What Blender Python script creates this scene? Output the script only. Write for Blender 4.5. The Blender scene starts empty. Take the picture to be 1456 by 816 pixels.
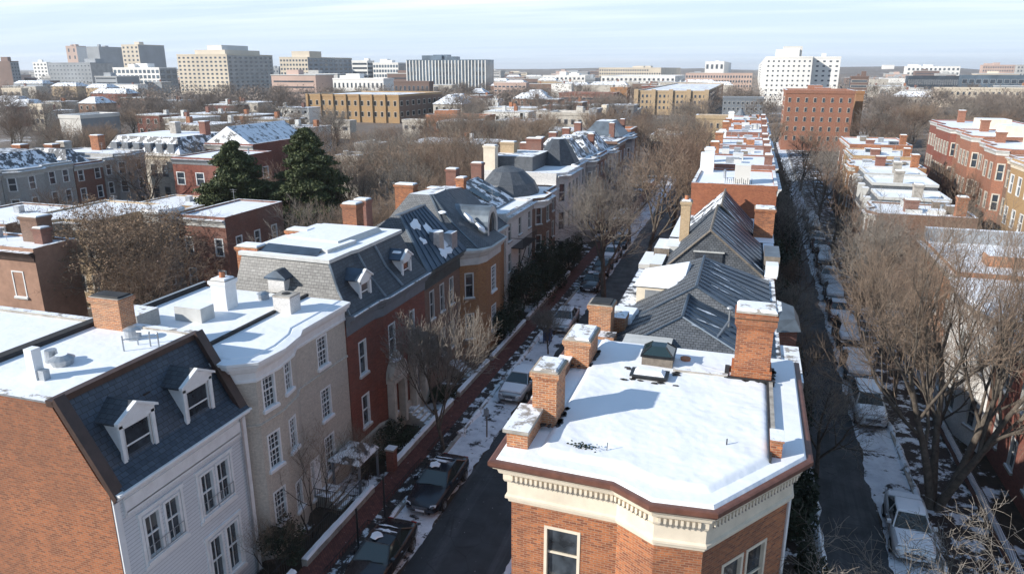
import bpy, math, random
from mathutils import Vector, Matrix
random.seed(7)
D = bpy.data
scn = bpy.context.scene
col = scn.collection
R = math.radians
CAMZ = 21.0
PITCH = math.atan(310/1040); YAW = R(17.7); FPX = 1040.0

# ---------------------------------------------------------------- camera rays (used only to read positions off the photo)
def ray(px, py):
    a = (px-728)/FPX; b = -(py-408)/FPX
    fy = math.cos(PITCH)+b*math.sin(PITCH); uz = -math.sin(PITCH)+b*math.cos(PITCH)
    return (a*math.cos(YAW)-fy*math.sin(YAW), a*math.sin(YAW)+fy*math.cos(YAW), uz)
def PZ(px, py, h):
    d = ray(px, py); t = (h-CAMZ)/d[2]; return Vector((d[0]*t, d[1]*t, h))
def PX(px, py, x):
    d = ray(px, py); t = x/d[0]; return Vector((x, d[1]*t, CAMZ+d[2]*t))
def PY(px, py, y):
    d = ray(px, py); t = y/d[1]; return Vector((d[0]*t, y, CAMZ+d[2]*t))

# ---------------------------------------------------------------- materials
MATS = {}
def newmat(name):
    m = D.materials.new(name); m.use_nodes = True
    nt = m.node_tree; nt.nodes.clear()
    out = nt.nodes.new('ShaderNodeOutputMaterial'); b = nt.nodes.new('ShaderNodeBsdfPrincipled')
    nt.links.new(b.outputs[0], out.inputs[0])
    MATS[name] = m
    return m, nt, b
def N(nt, t, **kw):
    n = nt.nodes.new(t)
    for k, v in kw.items():
        if isinstance(k, str) and hasattr(n, k): setattr(n, k, v)
    return n
def noise(nt, scale, detail=4, rough=.6, vec=None, obj=False):
    n = nt.nodes.new('ShaderNodeTexNoise'); n.inputs['Scale'].default_value = scale
    n.inputs['Detail'].default_value = detail; n.inputs['Roughness'].default_value = rough
    if vec is None:
        g = nt.nodes.new('ShaderNodeNewGeometry'); vec = g.outputs['Position']
    nt.links.new(vec, n.inputs['Vector'])
    return n.outputs['Fac']
def ramp(nt, fac, stops):
    r = nt.nodes.new('ShaderNodeValToRGB')
    while len(r.color_ramp.elements) < len(stops): r.color_ramp.elements.new(.5)
    for e, (p, c) in zip(r.color_ramp.elements, stops):
        e.position = p; e.color = (*c, 1) if len(c) == 3 else c
    nt.links.new(fac, r.inputs[0]); return r.outputs[0]
def mixc(nt, fac, a, b, mode='MIX'):
    m = nt.nodes.new('ShaderNodeMix'); m.data_type = 'RGBA'; m.blend_type = mode
    for s, v in ((0, fac), (6, a), (7, b)):
        if isinstance(v, (int, float)): m.inputs[s].default_value = v
        elif isinstance(v, tuple): m.inputs[s].default_value = (*v, 1)
        else: nt.links.new(v, m.inputs[s])
    return m.outputs[2]
def bump(nt, b, h, strength=.4, dist=.02):
    u = nt.nodes.new('ShaderNodeBump'); u.inputs['Strength'].default_value = strength
    u.inputs['Distance'].default_value = dist
    nt.links.new(h, u.inputs['Height']); nt.links.new(u.outputs[0], b.inputs['Normal'])
def mathn(nt, op, a, b=0.0):
    m = nt.nodes.new('ShaderNodeMath'); m.operation = op
    for i, v in enumerate((a, b)):
        if isinstance(v, (int, float)): m.inputs[i].default_value = v
        else: nt.links.new(v, m.inputs[i])
    return m.outputs[0]
def walluv(nt, sloped=False):
    """metres along the wall, metres up"""
    g = nt.nodes.new('ShaderNodeNewGeometry')
    sp = nt.nodes.new('ShaderNodeSeparateXYZ'); nt.links.new(g.outputs['Position'], sp.inputs[0])
    sn = nt.nodes.new('ShaderNodeSeparateXYZ'); nt.links.new(g.outputs['True Normal'], sn.inputs[0])
    hl = mathn(nt, 'SQRT', mathn(nt, 'ADD', mathn(nt, 'ADD', mathn(nt, 'MULTIPLY', sn.outputs[0], sn.outputs[0]), mathn(nt, 'MULTIPLY', sn.outputs[1], sn.outputs[1])), 1e-5))
    u = mathn(nt, 'DIVIDE', mathn(nt, 'SUBTRACT', mathn(nt, 'MULTIPLY', sp.outputs[1], sn.outputs[0]), mathn(nt, 'MULTIPLY', sp.outputs[0], sn.outputs[1])), hl)
    v = sp.outputs[2]
    if sloped: v = mathn(nt, 'DIVIDE', v, hl)
    c = nt.nodes.new('ShaderNodeCombineXYZ'); nt.links.new(u, c.inputs[0]); nt.links.new(v, c.inputs[1])
    return c.outputs[0]
def plain(name, c, rough=.7, var=.15, scale=1.5, bmp=0, metal=0, spec=.5, coat=0):
    m, nt, b = newmat(name)
    f = noise(nt, scale, 6)
    lo = tuple(max(0, x*(1-var*1.6)) for x in c); hi = tuple(min(1, x*(1+var)) for x in c)
    nt.links.new(ramp(nt, f, [(.3, lo), (.7, hi)]), b.inputs['Base Color'])
    b.inputs['Roughness'].default_value = rough; b.inputs['Metallic'].default_value = metal
    b.inputs['Specular IOR Level'].default_value = spec
    if coat: b.inputs['Coat Weight'].default_value = coat
    if bmp: bump(nt, b, noise(nt, scale*8, 5), bmp, .02)
    return m
def brick(name, c1, c2, mortar, bw=.22, rh=.076, ms=.011, stain=.35, bmp=.5, uvs=False, off=.5, stainc=(.25,.22,.2)):
    m, nt, b = newmat(name)
    uv = walluv(nt, uvs)
    t = nt.nodes.new('ShaderNodeTexBrick'); nt.links.new(uv, t.inputs['Vector'])
    t.inputs['Scale'].default_value = 1; t.inputs['Brick Width'].default_value = bw; t.inputs['Row Height'].default_value = rh
    t.inputs['Mortar Size'].default_value = ms; t.inputs['Mortar Smooth'].default_value = .3; t.inputs['Bias'].default_value = 0
    t.offset = off
    t.inputs['Color1'].default_value = (*c1, 1); t.inputs['Color2'].default_value = (*c2, 1); t.inputs['Mortar'].default_value = (*mortar, 1)
    c = t.outputs['Color']
    big = noise(nt, .35, 5, .65)
    c = mixc(nt, mathn(nt, 'MULTIPLY', ramp(nt, big, [(.42, (0,0,0)), (.7, (1,1,1))]), stain), c, stainc)
    fine = noise(nt, 9, 5, .7)
    c = mixc(nt, .55 if bw < 1 else .15, c, ramp(nt, fine, [(.3, (.55,.55,.55)), (.7, (1.25,1.2,1.15))]), 'MULTIPLY')
    nt.links.new(c, b.inputs['Base Color']); b.inputs['Roughness'].default_value = .88
    if bmp: bump(nt, b, t.outputs['Fac'], -bmp, .015)
    return m
def slate(name, c1, c2, snowamt=0, bw=.28, rh=.2, rough=.55, joint=(.02,.022,.025)):
    m, nt, b = newmat(name)
    uv = walluv(nt, True)
    t = nt.nodes.new('ShaderNodeTexBrick'); nt.links.new(uv, t.inputs['Vector'])
    t.inputs['Scale'].default_value = 1; t.inputs['Brick Width'].default_value = bw; t.inputs['Row Height'].default_value = rh
    t.inputs['Mortar Size'].default_value = .012; t.inputs['Bias'].default_value = -.1
    t.inputs['Color1'].default_value = (*c1, 1); t.inputs['Color2'].default_value = (*c2, 1); t.inputs['Mortar'].default_value = (*joint, 1)
    fine = noise(nt, 3, 6, .7)
    c = mixc(nt, .6, t.outputs['Color'], ramp(nt, fine, [(.3, (.5,.5,.5)), (.7, (1.35,1.35,1.35))]), 'MULTIPLY')
    if snowamt:
        s = noise(nt, 1.1, 6, .7)
        k = .66-snowamt*.3
        msk = ramp(nt, s, [(k, (0,0,0)), (k+.05, (1,1,1))])
        c = mixc(nt, msk, c, (.8,.83,.88))
    nt.links.new(c, b.inputs['Base Color']); b.inputs['Roughness'].default_value = rough
    bump(nt, b, t.outputs['Fac'], -.6, .02)
    return m
def snow(name, c=(.86,.88,.92), dirty=0.0, under=(.1,.1,.1), scale=.8, sharp=.04):
    m, nt, b = newmat(name)
    base = ramp(nt, noise(nt, .6, 5), [(.3, tuple(x*.94 for x in c)), (.7, c)])
    if dirty:
        k = .2+.5*dirty
        f = ramp(nt, noise(nt, scale, 8, .68), [(k-sharp, (0,0,0)), (k+sharp, (1,1,1))])
        base = mixc(nt, f, under, base)
    nt.links.new(base, b.inputs['Base Color']); b.inputs['Roughness'].default_value = .65
    b.inputs['Specular IOR Level'].default_value = .3
    h = mathn(nt, 'ADD', noise(nt, .7, 3), mathn(nt, 'MULTIPLY', noise(nt, 5, 5, .7), .10))
    bump(nt, b, h, .5, .13)
    return m

snow('snow'); snow('snow_thin', dirty=.47, under=(.13,.125,.12), scale=.9); snow('snow_far', dirty=.45, under=(.22,.19,.17), scale=.25, sharp=.06)
snow('snow_ledge', dirty=.5, under=(.3,.27,.24), scale=2.2)
snow('snow_mottled', dirty=.56, under=(.07,.07,.075), scale=1.6)
def groundmat():
    m, nt, b = newmat('yard')
    base = ramp(nt, noise(nt, 1.2, 8, .7), [(.3, (.018,.015,.012)), (.55, (.05,.036,.025)), (.75, (.09,.06,.04))])
    f = ramp(nt, noise(nt, .32, 8, .68), [(.52, (0,0,0)), (.57, (1,1,1))])
    nt.links.new(mixc(nt, f, base, (.78,.81,.87)), b.inputs['Base Color']); b.inputs['Roughness'].default_value = .9
    bump(nt, b, noise(nt, 6, 6), .6, .06)
groundmat()
def roadmat():
    m, nt, b = newmat('asphalt')
    base = ramp(nt, noise(nt, .5, 6), [(.3, (.022,.025,.029)), (.7, (.038,.041,.046))])
    g = nt.nodes.new('ShaderNodeNewGeometry'); mp = nt.nodes.new('ShaderNodeMapping'); nt.links.new(g.outputs['Position'], mp.inputs[0]); mp.inputs['Scale'].default_value = (1.6,.05,1)
    base = mixc(nt, ramp(nt, noise(nt, 1.0, 6, .65, vec=mp.outputs[0]), [(.5, (0,0,0)), (.72, (.75,.75,.75))]), base, (.085,.09,.10))
    base = mixc(nt, ramp(nt, noise(nt, .35, 7, .7), [(.52, (0,0,0)), (.6, (.6,.6,.6))]), base, (.022,.024,.028))
    v_ = nt.nodes.new('ShaderNodeTexVoronoi'); v_.feature = 'DISTANCE_TO_EDGE'; v_.inputs['Scale'].default_value = .5; nt.links.new(g.outputs['Position'], v_.inputs['Vector'])
    base = mixc(nt, ramp(nt, v_.outputs['Distance'], [(.0, (.8,.8,.8)), (.012, (0,0,0))]), base, (.015,.015,.017))
    sp = ramp(nt, noise(nt, 6, 3, .5), [(.71, (0,0,0)), (.74, (.8,.8,.8))])
    base = mixc(nt, sp, base, (.35,.36,.38))
    nt.links.new(base, b.inputs['Base Color'])
    nt.links.new(ramp(nt, noise(nt, .8, 5), [(.3, (.45,.45,.45)), (.7, (.8,.8,.8))]), b.inputs['Roughness'])
    bump(nt, b, noise(nt, 40, 3), .3, .01)
roadmat()
def patch_snow(name, lo, sc, under):
    m, nt, b = newmat(name)
    f = ramp(nt, noise(nt, sc, 8, .7), [(lo, (0,0,0)), (lo+.05, (1,1,1))])
    ub = ramp(nt, noise(nt, 3, 6), [(.3, tuple(x*.6 for x in under)), (.7, under)])
    sn = ramp(nt, noise(nt, 1.4, 6), [(.25, (.55,.58,.64)), (.6, (.8,.83,.88))])
    nt.links.new(mixc(nt, f, ub, sn), b.inputs['Base Color']); b.inputs['Roughness'].default_value = .8
    bump(nt, b, noise(nt, 5, 6, .7), .8, .08)
patch_snow('verge_snow', .40, .9, (.05,.05,.055))
patch_snow('verge_mixed', .52, 1.2, (.05,.035,.03))
def pavmat():
    m, nt, b = newmat('brick_paving')
    g = nt.nodes.new('ShaderNodeNewGeometry')
    mp = nt.nodes.new('ShaderNodeMapping'); nt.links.new(g.outputs['Position'], mp.inputs[0]); mp.inputs['Rotation'].default_value = (0,0,R(45))
    t = nt.nodes.new('ShaderNodeTexBrick'); nt.links.new(mp.outputs[0], t.inputs['Vector'])
    t.inputs['Scale'].default_value = 1; t.inputs['Brick Width'].default_value = .2; t.inputs['Row Height'].default_value = .1; t.inputs['Mortar Size'].default_value = .008
    t.inputs['Color1'].default_value = (.19,.06,.045,1); t.inputs['Color2'].default_value = (.11,.035,.03,1); t.inputs['Mortar'].default_value = (.05,.03,.028,1)
    c = mixc(nt, .7, t.outputs['Color'], ramp(nt, noise(nt, 2.5, 6, .75), [(.3, (.45,.45,.45)), (.7, (1.4,1.35,1.3))]), 'MULTIPLY')
    sp = ramp(nt, noise(nt, 5, 4, .6), [(.69, (0,0,0)), (.72, (.85,.85,.85))])
    nt.links.new(mixc(nt, sp, c, (.5,.46,.45)), b.inputs['Base Color']); b.inputs['Roughness'].default_value = .85
    bump(nt, b, t.outputs['Fac'], -.4, .01)
pavmat()

brick('brick_orange', (.50,.165,.058), (.20,.055,.028), (.36,.25,.165), stain=.65, stainc=(.17,.075,.045)); brick('brick_rowan', (.34,.125,.07), (.24,.085,.05), (.3,.2,.15), stain=.4, stainc=(.2,.11,.08))
brick('brick_orange_worn', (.54,.19,.06), (.27,.08,.035), (.48,.37,.26), stain=.5, stainc=(.42,.33,.24))
brick('brick_party', (.42,.135,.052), (.2,.062,.03), (.30,.20,.13), bw=.24, rh=.085, ms=.013, stain=.75, stainc=(.17,.08,.05))
brick('brick_red', (.25,.075,.05), (.17,.05,.036), (.2,.1,.08), ms=.006, stain=.2, bmp=.25)
brick('brick_rust', (.36,.12,.055), (.25,.075,.038), (.34,.18,.11), ms=.008, stain=.4, stainc=(.24,.09,.05)); brick('brick_deep', (.25,.085,.055), (.17,.055,.04), (.22,.16,.13), stain=.3)
brick('brick_amber', (.38,.19,.075), (.28,.13,.055), (.3,.2,.13), ms=.007, stain=.25, bmp=.3)
brick('brick_buff', (.50,.36,.21), (.42,.29,.16), (.45,.38,.28), stain=.3, stainc=(.3,.24,.18))
brick('brick_yellow', (.46,.29,.135), (.35,.21,.095), (.36,.28,.18), stain=.3, stainc=(.3,.18,.1))
brick('brick_brown', (.24,.13,.085), (.17,.09,.06), (.2,.15,.12), stain=.3)
brick('brick_tan_painted', (.56,.52,.46), (.51,.475,.42), (.44,.41,.36), ms=.008, stain=.18, bmp=.25, stainc=(.3,.27,.23))
brick('brick_grey_painted', (.42,.42,.41), (.38,.38,.37), (.33,.33,.33), ms=.008, stain=.25, bmp=.25)
brick('brick_white_painted', (.72,.71,.69), (.64,.63,.62), (.55,.55,.54), ms=.008, stain=.25, bmp=.25, stainc=(.5,.47,.44))
brick('clapboard', (.66,.69,.72), (.64,.67,.70), (.36,.38,.41), bw=400, rh=.15, ms=.012, stain=.1, bmp=.6, off=0)
slate('slate_blue', (.055,.075,.105), (.035,.05,.075))
slate('slate_dark', (.06,.07,.085), (.04,.047,.06))
slate('slate_grey', (.13,.14,.155), (.09,.1,.115), bw=.2, rh=.13)
slate('slate_sunlit', (.20,.195,.185), (.135,.13,.125), bw=.3, rh=.16)  # paler slate: sunlight painted into the colour of one mansard slope
slate('slate_snowy', (.10,.105,.115), (.07,.075,.085), snowamt=.55)
plain('metal_roof', (.06,.088,.125), .38, .25, 1.2, metal=.3)
plain('metal_roof_pale', (.15,.18,.21), .42, .25, 1.0, metal=.3)
plain('metal_roof_green', (.05,.075,.08), .45, .25)
plain('white_paint', (.76,.77,.77), .5, .06, 3); plain('cream_paint', (.72,.63,.50), .55, .08, 2); plain('grey_trim', (.17,.19,.215), .5, .1, 2)
plain('pale_trim', (.55,.55,.53), .6, .1, 2); plain('stone', (.38,.35,.31), .8, .25, 3, .3); plain('limestone', (.5,.46,.4), .8, .18, 2, .2)
plain('copper_brown', (.15,.065,.045), .45, .2, 3); plain('dark_trim', (.06,.035,.028), .5, .2, 3); plain('black_metal', (.015,.016,.018), .4, .1, 5)
plain('galvanized', (.42,.44,.46), .35, .15, 4, metal=.6); plain('terracotta', (.45,.18,.09), .8, .2, 6); plain('tar', (.03,.03,.032), .8, .3, 2)
plain('concrete', (.42,.41,.39), .85, .15, .3, .2); plain('concrete_pale', (.62,.60,.56), .85, .1, .1); plain('concrete_grey', (.3,.32,.34), .85, .12, .05)
plain('off_beige', (.60,.52,.41), .8, .08, .05); plain('off_white', (.78,.76,.72), .8, .06, .05); plain('off_pink', (.5,.36,.3), .8, .1, .05); plain('off_brown', (.18,.12,.1), .8, .15, .05)
plain('glass_far', (.05,.065,.085), .15, .3, .2, spec=.8); plain('glass_far_blue', (.10,.14,.18), .12, .3, .1, spec=.8)
plain('chrome', (.6,.6,.62), .15, .05, 5, metal=.9); plain('rubber', (.018,.018,.018), .8, .1, 8); plain('alloy', (.4,.41,.42), .3, .1, 8, metal=.8)
plain('lens_clear', (.75,.77,.8), .1, .05, 9, spec=.8); plain('lens_red', (.35,.02,.015), .2, .05, 9); plain('plate_white', (.7,.7,.7), .4, .1, 9)
plain('wood_grey', (.2,.17,.14), .85, .25, 5, .3); plain('blind', (.5,.5,.48), .7, .1, 3); plain('interior_dark', (.01,.01,.012), .9, .1, 3)
plain('terracotta_paint', (.34,.20,.14), .85, .15, 1.5); plain('mail_blue', (.03,.06,.16), .4, .1, 3)
def glassmat(name, dark=(.018,.022,.027), cur=(.17,.175,.17), thr=.55):
    m, nt, b = newmat(name)
    tc = nt.nodes.new('ShaderNodeTexCoord'); oi = nt.nodes.new('ShaderNodeObjectInfo')
    s = nt.nodes.new('ShaderNodeSeparateXYZ'); nt.links.new(tc.outputs['Generated'], s.inputs[0])
    # curtain hangs from the top of the pane to a height of its own
    lim = mathn(nt, 'ADD', mathn(nt, 'MULTIPLY', oi.outputs['Random'], 1.9), .25)
    f = mathn(nt, 'GREATER_THAN', s.outputs[2], lim)
    wv = nt.nodes.new('ShaderNodeTexWave'); wv.inputs['Scale'].default_value = 6; wv.inputs['Distortion'].default_value = 2; nt.links.new(tc.outputs['Generated'], wv.inputs['Vector'])
    cc = mixc(nt, .4, cur, ramp(nt, wv.outputs[1], [(0, (.3,.3,.3)), (1, (1,1,1))]), 'MULTIPLY')
    g = mixc(nt, mathn(nt, 'MULTIPLY', f, .65), ramp(nt, noise(nt, 1.7, 3), [(.35, dark), (.7, tuple(x*3.2 for x in dark))]), cc)
    nt.links.new(g, b.inputs['Base Color']); b.inputs['Roughness'].default_value = .06; b.inputs['Specular IOR Level'].default_value = .9
    bump(nt, b, noise(nt, 1.3, 2), .04, .05)
glassmat('glass'); 
def paint(name, c, rough=.25):
    m, nt, b = newmat(name)
    nt.links.new(ramp(nt, noise(nt, 2, 5), [(.3, tuple(x*.85 for x in c)), (.7, c)]), b.inputs['Base Color'])
    b.inputs['Metallic'].default_value = .3; b.inputs['Roughness'].default_value = rough; b.inputs['Coat Weight'].default_value = .7
    bump(nt, b, noise(nt, .8, 2), .03, .05)
paint('paint_black', (.012,.014,.02)); paint('paint_navy', (.016,.022,.034)); paint('paint_white', (.72,.73,.74), .35); paint('paint_silver', (.42,.44,.46)); paint('paint_grey', (.12,.13,.14)); paint('paint_darkred', (.12,.02,.02))
m, nt, b = newmat('car_glass'); b.inputs['Base Color'].default_value = (.015,.03,.032,1); b.inputs['Roughness'].default_value = .05; b.inputs['Specular IOR Level'].default_value = 1
def bark(name, lo, hi, sc=3):
    m, nt, b = newmat(name)
    nt.links.new(ramp(nt, noise(nt, sc, 5, .7), [(.3, lo), (.7, hi)]), b.inputs['Base Color']); b.inputs['Roughness'].default_value = .95
    return m
bark('bark', (.045,.036,.03), (.15,.125,.10)); bark('bark_dark', (.02,.017,.015), (.075,.062,.052)); bark('twig_brown', (.14,.10,.072), (.36,.265,.195)); bark('twig_grey', (.12,.105,.09), (.36,.315,.27))
bark('twig_far', (.15,.12,.10), (.29,.24,.205), .08); bark('twig_red', (.12,.08,.06), (.27,.185,.135))
bark('dry_leaf', (.12,.075,.045), (.32,.22,.14), 4)
def leafmat(name, lo, hi, sc=.9):
    m, nt, b = newmat(name)
    c = ramp(nt, noise(nt, sc, 6, .7), [(.3, lo), (.7, hi)])
    nt.links.new(c, b.inputs['Base Color']); b.inputs['Roughness'].default_value = .7
leafmat('leaf_cedar', (.022,.036,.012), (.095,.115,.035), 1.6); leafmat('leaf_dark', (.006,.013,.006), (.028,.045,.018)); leafmat('leaf_olive', (.03,.035,.012), (.09,.09,.03)); leafmat('leaf_farpine', (.02,.03,.02), (.05,.065,.04), .2)

# ---------------------------------------------------------------- mesh builder
class MB:
    def __init__(s): s.v = []; s.f = []; s.m = []; s.names = []
    def mi(s, mat):
        if mat not in s.names: s.names.append(mat)
        return s.names.index(mat)
    def face(s, pts, mat):
        i = len(s.v); s.v.extend([tuple(p) for p in pts]); s.f.append(tuple(range(i, i+len(pts)))); s.m.append(s.mi(mat))
    def box(s, x0, x1, y0, y1, z0, z1, mat, top=None, bottom=True):
        if x0 > x1: x0, x1 = x1, x0
        if y0 > y1: y0, y1 = y1, y0
        s.prism([(x0,y0),(x1,y0),(x1,y1),(x0,y1)], z0, z1, mat, top, bottom)
    def prism(s, poly, z0, z1, mat, top=None, bottom=True, sides=True):
        n = len(poly)
        if sides:
            for i in range(n):
                a = poly[i]; b = poly[(i+1) % n]
                s.face([(a[0],a[1],z0),(b[0],b[1],z0),(b[0],b[1],z1),(a[0],a[1],z1)], mat)
        s.face([(p[0],p[1],z1) for p in poly], top or mat)
        if bottom: s.face([(p[0],p[1],z0) for p in reversed(poly)], mat)
    def loft(s, polys, mat, cap=None, capb=False):
        """polys: list of lists of 3-D points with equal counts"""
        for a, b in zip(polys, polys[1:]):
            n = len(a)
            for i in range(n):
                j = (i+1) % n
                s.face([a[i], a[j], b[j], b[i]], mat)
        if cap: s.face(polys[-1], cap)
        if capb: s.face(list(reversed(polys[0])), mat)
    def obox(s, c, ux, L, W, H, mat, top=None):
        """box on the ground-plane direction ux, centred at c (base z)"""
        dx, dy = math.cos(ux), math.sin(ux)
        P = [(c[0]+dx*a*L/2-dy*b*W/2, c[1]+dy*a*L/2+dx*b*W/2) for a, b in ((-1,-1),(1,-1),(1,1),(-1,1))]
        s.prism(P, c[2], c[2]+H, mat, top)
    def cyl(s, c, r, z0, z1, mat, n=12, r2=None, top=None):
        r2 = r if r2 is None else r2
        A = [(c[0]+r*math.cos(2*math.pi*k/n), c[1]+r*math.sin(2*math.pi*k/n), z0) for k in range(n)]
        B = [(c[0]+r2*math.cos(2*math.pi*k/n), c[1]+r2*math.sin(2*math.pi*k/n), z1) for k in range(n)]
        s.loft([A, B], mat, top or mat, True)
    def tube(s, pts, r, mat, n=5):
        rings = []
        for i, p in enumerate(pts):
            p = Vector(p); d = (Vector(pts[min(i+1, len(pts)-1)])-Vector(pts[max(i-1, 0)])).normalized()
            a = d.orthogonal().normalized(); b = d.cross(a)
            rr = r[i] if isinstance(r, (list, tuple)) else r
            rings.append([p+a*rr*math.cos(2*math.pi*k/n)+b*rr*math.sin(2*math.pi*k/n) for k in range(n)])
        s.loft(rings, mat, mat, True)
    def ball(s, c, rx, ry, rz, mat, n=10, m_=6, jit=0, half=False):
        rings = []
        lo = 0 if half else -math.pi/2
        for i in range(m_+1):
            a = lo+(math.pi/2-lo)*i/m_
            rings.append([(c[0]+rx*math.cos(a)*math.cos(2*math.pi*k/n)*(1+jit*random.uniform(-1,1)), c[1]+ry*math.cos(a)*math.sin(2*math.pi*k/n)*(1+jit*random.uniform(-1,1)), c[2]+rz*math.sin(a)) for k in range(n)])
        s.loft(rings, mat)
    def sweep(s, pts, prof, mat, closed=False):
        """profile of (outward offset, z) along a polyline; outward = right of travel"""
        n = len(pts); offs = []
        for i in range(n):
            def nrm(a, b):
                d = Vector((b[0]-a[0], b[1]-a[1])).normalized(); return Vector((d.y, -d.x))
            if closed: n1 = nrm(pts[i-1], pts[i]); n2 = nrm(pts[i], pts[(i+1) % n])
            else:
                n1 = nrm(pts[i-1], pts[i]) if i else nrm(pts[0], pts[1])
                n2 = nrm(pts[i], pts[i+1]) if i < n-1 else n1
            m = (n1+n2).normalized(); m = m/max(.35, m.dot(n1)); offs.append(m)
        for i in range(n if closed else n-1):
            j = (i+1) % n
            for k in range(len(prof)-1):
                (o0, z0), (o1, z1) = prof[k], prof[k+1]
                mt = mat[k] if isinstance(mat, (list, tuple)) else mat
                s.face([(pts[i][0]+offs[i].x*o0, pts[i][1]+offs[i].y*o0, z0), (pts[j][0]+offs[j].x*o0, pts[j][1]+offs[j].y*o0, z0),
                        (pts[j][0]+offs[j].x*o1, pts[j][1]+offs[j].y*o1, z1), (pts[i][0]+offs[i].x*o1, pts[i][1]+offs[i].y*o1, z1)], mt)
        if not closed:
            mt = mat[0] if isinstance(mat, (list, tuple)) else mat
            for i in (0, n-1):
                s.face([(pts[i][0]+offs[i].x*o, pts[i][1]+offs[i].y*o, z) for o, z in prof], mt)
    def mesh(s, name, smooth=False):
        me = D.meshes.new(name); me.from_pydata(s.v, [], s.f)
        for nm in s.names: me.materials.append(MATS[nm])
        me.polygons.foreach_set('material_index', s.m)
        if smooth: me.polygons.foreach_set('use_smooth', [True]*len(s.f))
        me.update(); return me
    def build(s, name, parent=None, smooth=False):
        return link(name, s.mesh(name, smooth), parent)
def inset(poly, d):
    """move a ccw polygon inwards by d (negative: outwards)"""
    n = len(poly); out = []
    for i in range(n):
        a, b, c = Vector(poly[i-1][:2]), Vector(poly[i][:2]), Vector(poly[(i+1) % n][:2])
        d1 = (b-a).normalized(); d2 = (c-b).normalized()
        n1 = Vector((d1.y, -d1.x)); n2 = Vector((d2.y, -d2.x)); m = (n1+n2).normalized(); m = m/max(.4, m.dot(n1))
        out.append((b.x-m.x*d, b.y-m.y*d))
    return out
def at3(poly, z): return [(p[0], p[1], z) for p in poly]
def link(name, me, parent=None, M=None, inv=True):
    o = D.objects.new(name, me); col.objects.link(o)
    if parent is not None:
        o.parent = parent
        if inv and parent.parent is None: o.matrix_parent_inverse = Matrix.Translation(-Vector(parent.location))
    if M is not None: o.matrix_basis = M
    return o
def thing(name, label, cat, loc=(0,0,0), group=None):
    o = D.objects.new(name, None); col.objects.link(o); o.location = loc; o.empty_display_size = .3
    o['label'] = label; o['category'] = cat
    if group: o['group'] = group
    return o
def tag(o, label, cat, group=None):
    o['label'] = label; o['category'] = cat
    if group: o['group'] = group
    return o
def struct(o, kind='structure'): o['kind'] = kind; return o
def center(o):
    """put the origin of a top-level mesh at its base"""
    me = o.data; xs = [v.co for v in me.vertices]
    c = Vector(((min(v.x for v in xs)+max(v.x for v in xs))/2, (min(v.y for v in xs)+max(v.y for v in xs))/2, min(v.z for v in xs)))
    me.transform(Matrix.Translation(-c)); o.location = c; return o
def copy_thing(o, loc, rot=0, label=None, group=None, scale=1.0):
    c = o.copy(); col.objects.link(c); c.location = loc; c.rotation_euler = (0,0,rot)
    c.scale = (scale, scale, scale) if isinstance(scale, (int, float)) else scale
    if label: c['label'] = label
    if group: c['group'] = group
    for ch in o.children:
        d = ch.copy(); col.objects.link(d); d.parent = c
        for g in ch.children:
            e = g.copy(); col.objects.link(e); e.parent = d
    return c

# ---------------------------------------------------------------- windows
WC = {}
def win_meshes(w, h, style):
    k = (round(w,2), round(h,2), style)
    if k in WC: return WC[k]
    st = STY[style]; fm, cols, rows, far = st['frame'], st.get('cols', 1), st.get('rows', 1), st.get('far', False)
    b = MB(); fr = st.get('fw', .09)
    d0, d1 = st.get('proud', -.02), .13
    b.box(0, fr, d0, d1, 0, h, fm); b.box(w-fr, w, d0, d1, 0, h, fm); b.box(fr, w-fr, d0, d1, h-fr, h, fm); b.box(fr, w-fr, d0, d1, 0, fr*.6, fm)
    if far:
        b.face([(fr,.1,fr*.6),(w-fr,.1,fr*.6),(w-fr,.1,h-fr),(fr,.1,h-fr)], 'glass_far')
        b.box(fr, w-fr, .07, .11, h*.48, h*.53, fm)
        WC[k] = (b.mesh('window'), None, None); return WC[k]
    b.box(fr, w-fr, .05, .1, h*.5-.03, h*.5+.03, fm)
    iw = w-2*fr
    for c in range(1, cols): b.box(fr+iw*c/cols-.012, fr+iw*c/cols+.012, .065, .1, fr*.6, h-fr, fm)
    for hz0, hz1 in ((fr*.6, h*.5-.03), (h*.5+.03, h-fr)):
        for r in range(1, rows): zz = hz0+(hz1-hz0)*r/rows; b.box(fr, w-fr, .067, .1, zz-.012, zz+.012, fm)
    if st.get('hood'):
        b.box(-.1, w+.1, -.1, .02, h, h+.16, st['hood']); b.box(-.14, w+.14, -.16, .02, h+.16, h+.22, st['hood'], st.get('hoodtop'))
    p = MB(); p.face([(fr,.108,fr*.6),(w-fr,.108,fr*.6),(w-fr,.108,h-fr),(fr,.108,h-fr)], 'glass')
    s = MB(); s.box(-.08, w+.08, -.12, .12, -.12, 0, st.get('sill', fm)); 
    if st.get('snow'): s.box(-.05, w+.05, -.11, .0, 0, .045, 'snow')
    WC[k] = (b.mesh('window'), p.mesh('pane'), s.mesh('sill')); return WC[k]
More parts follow.
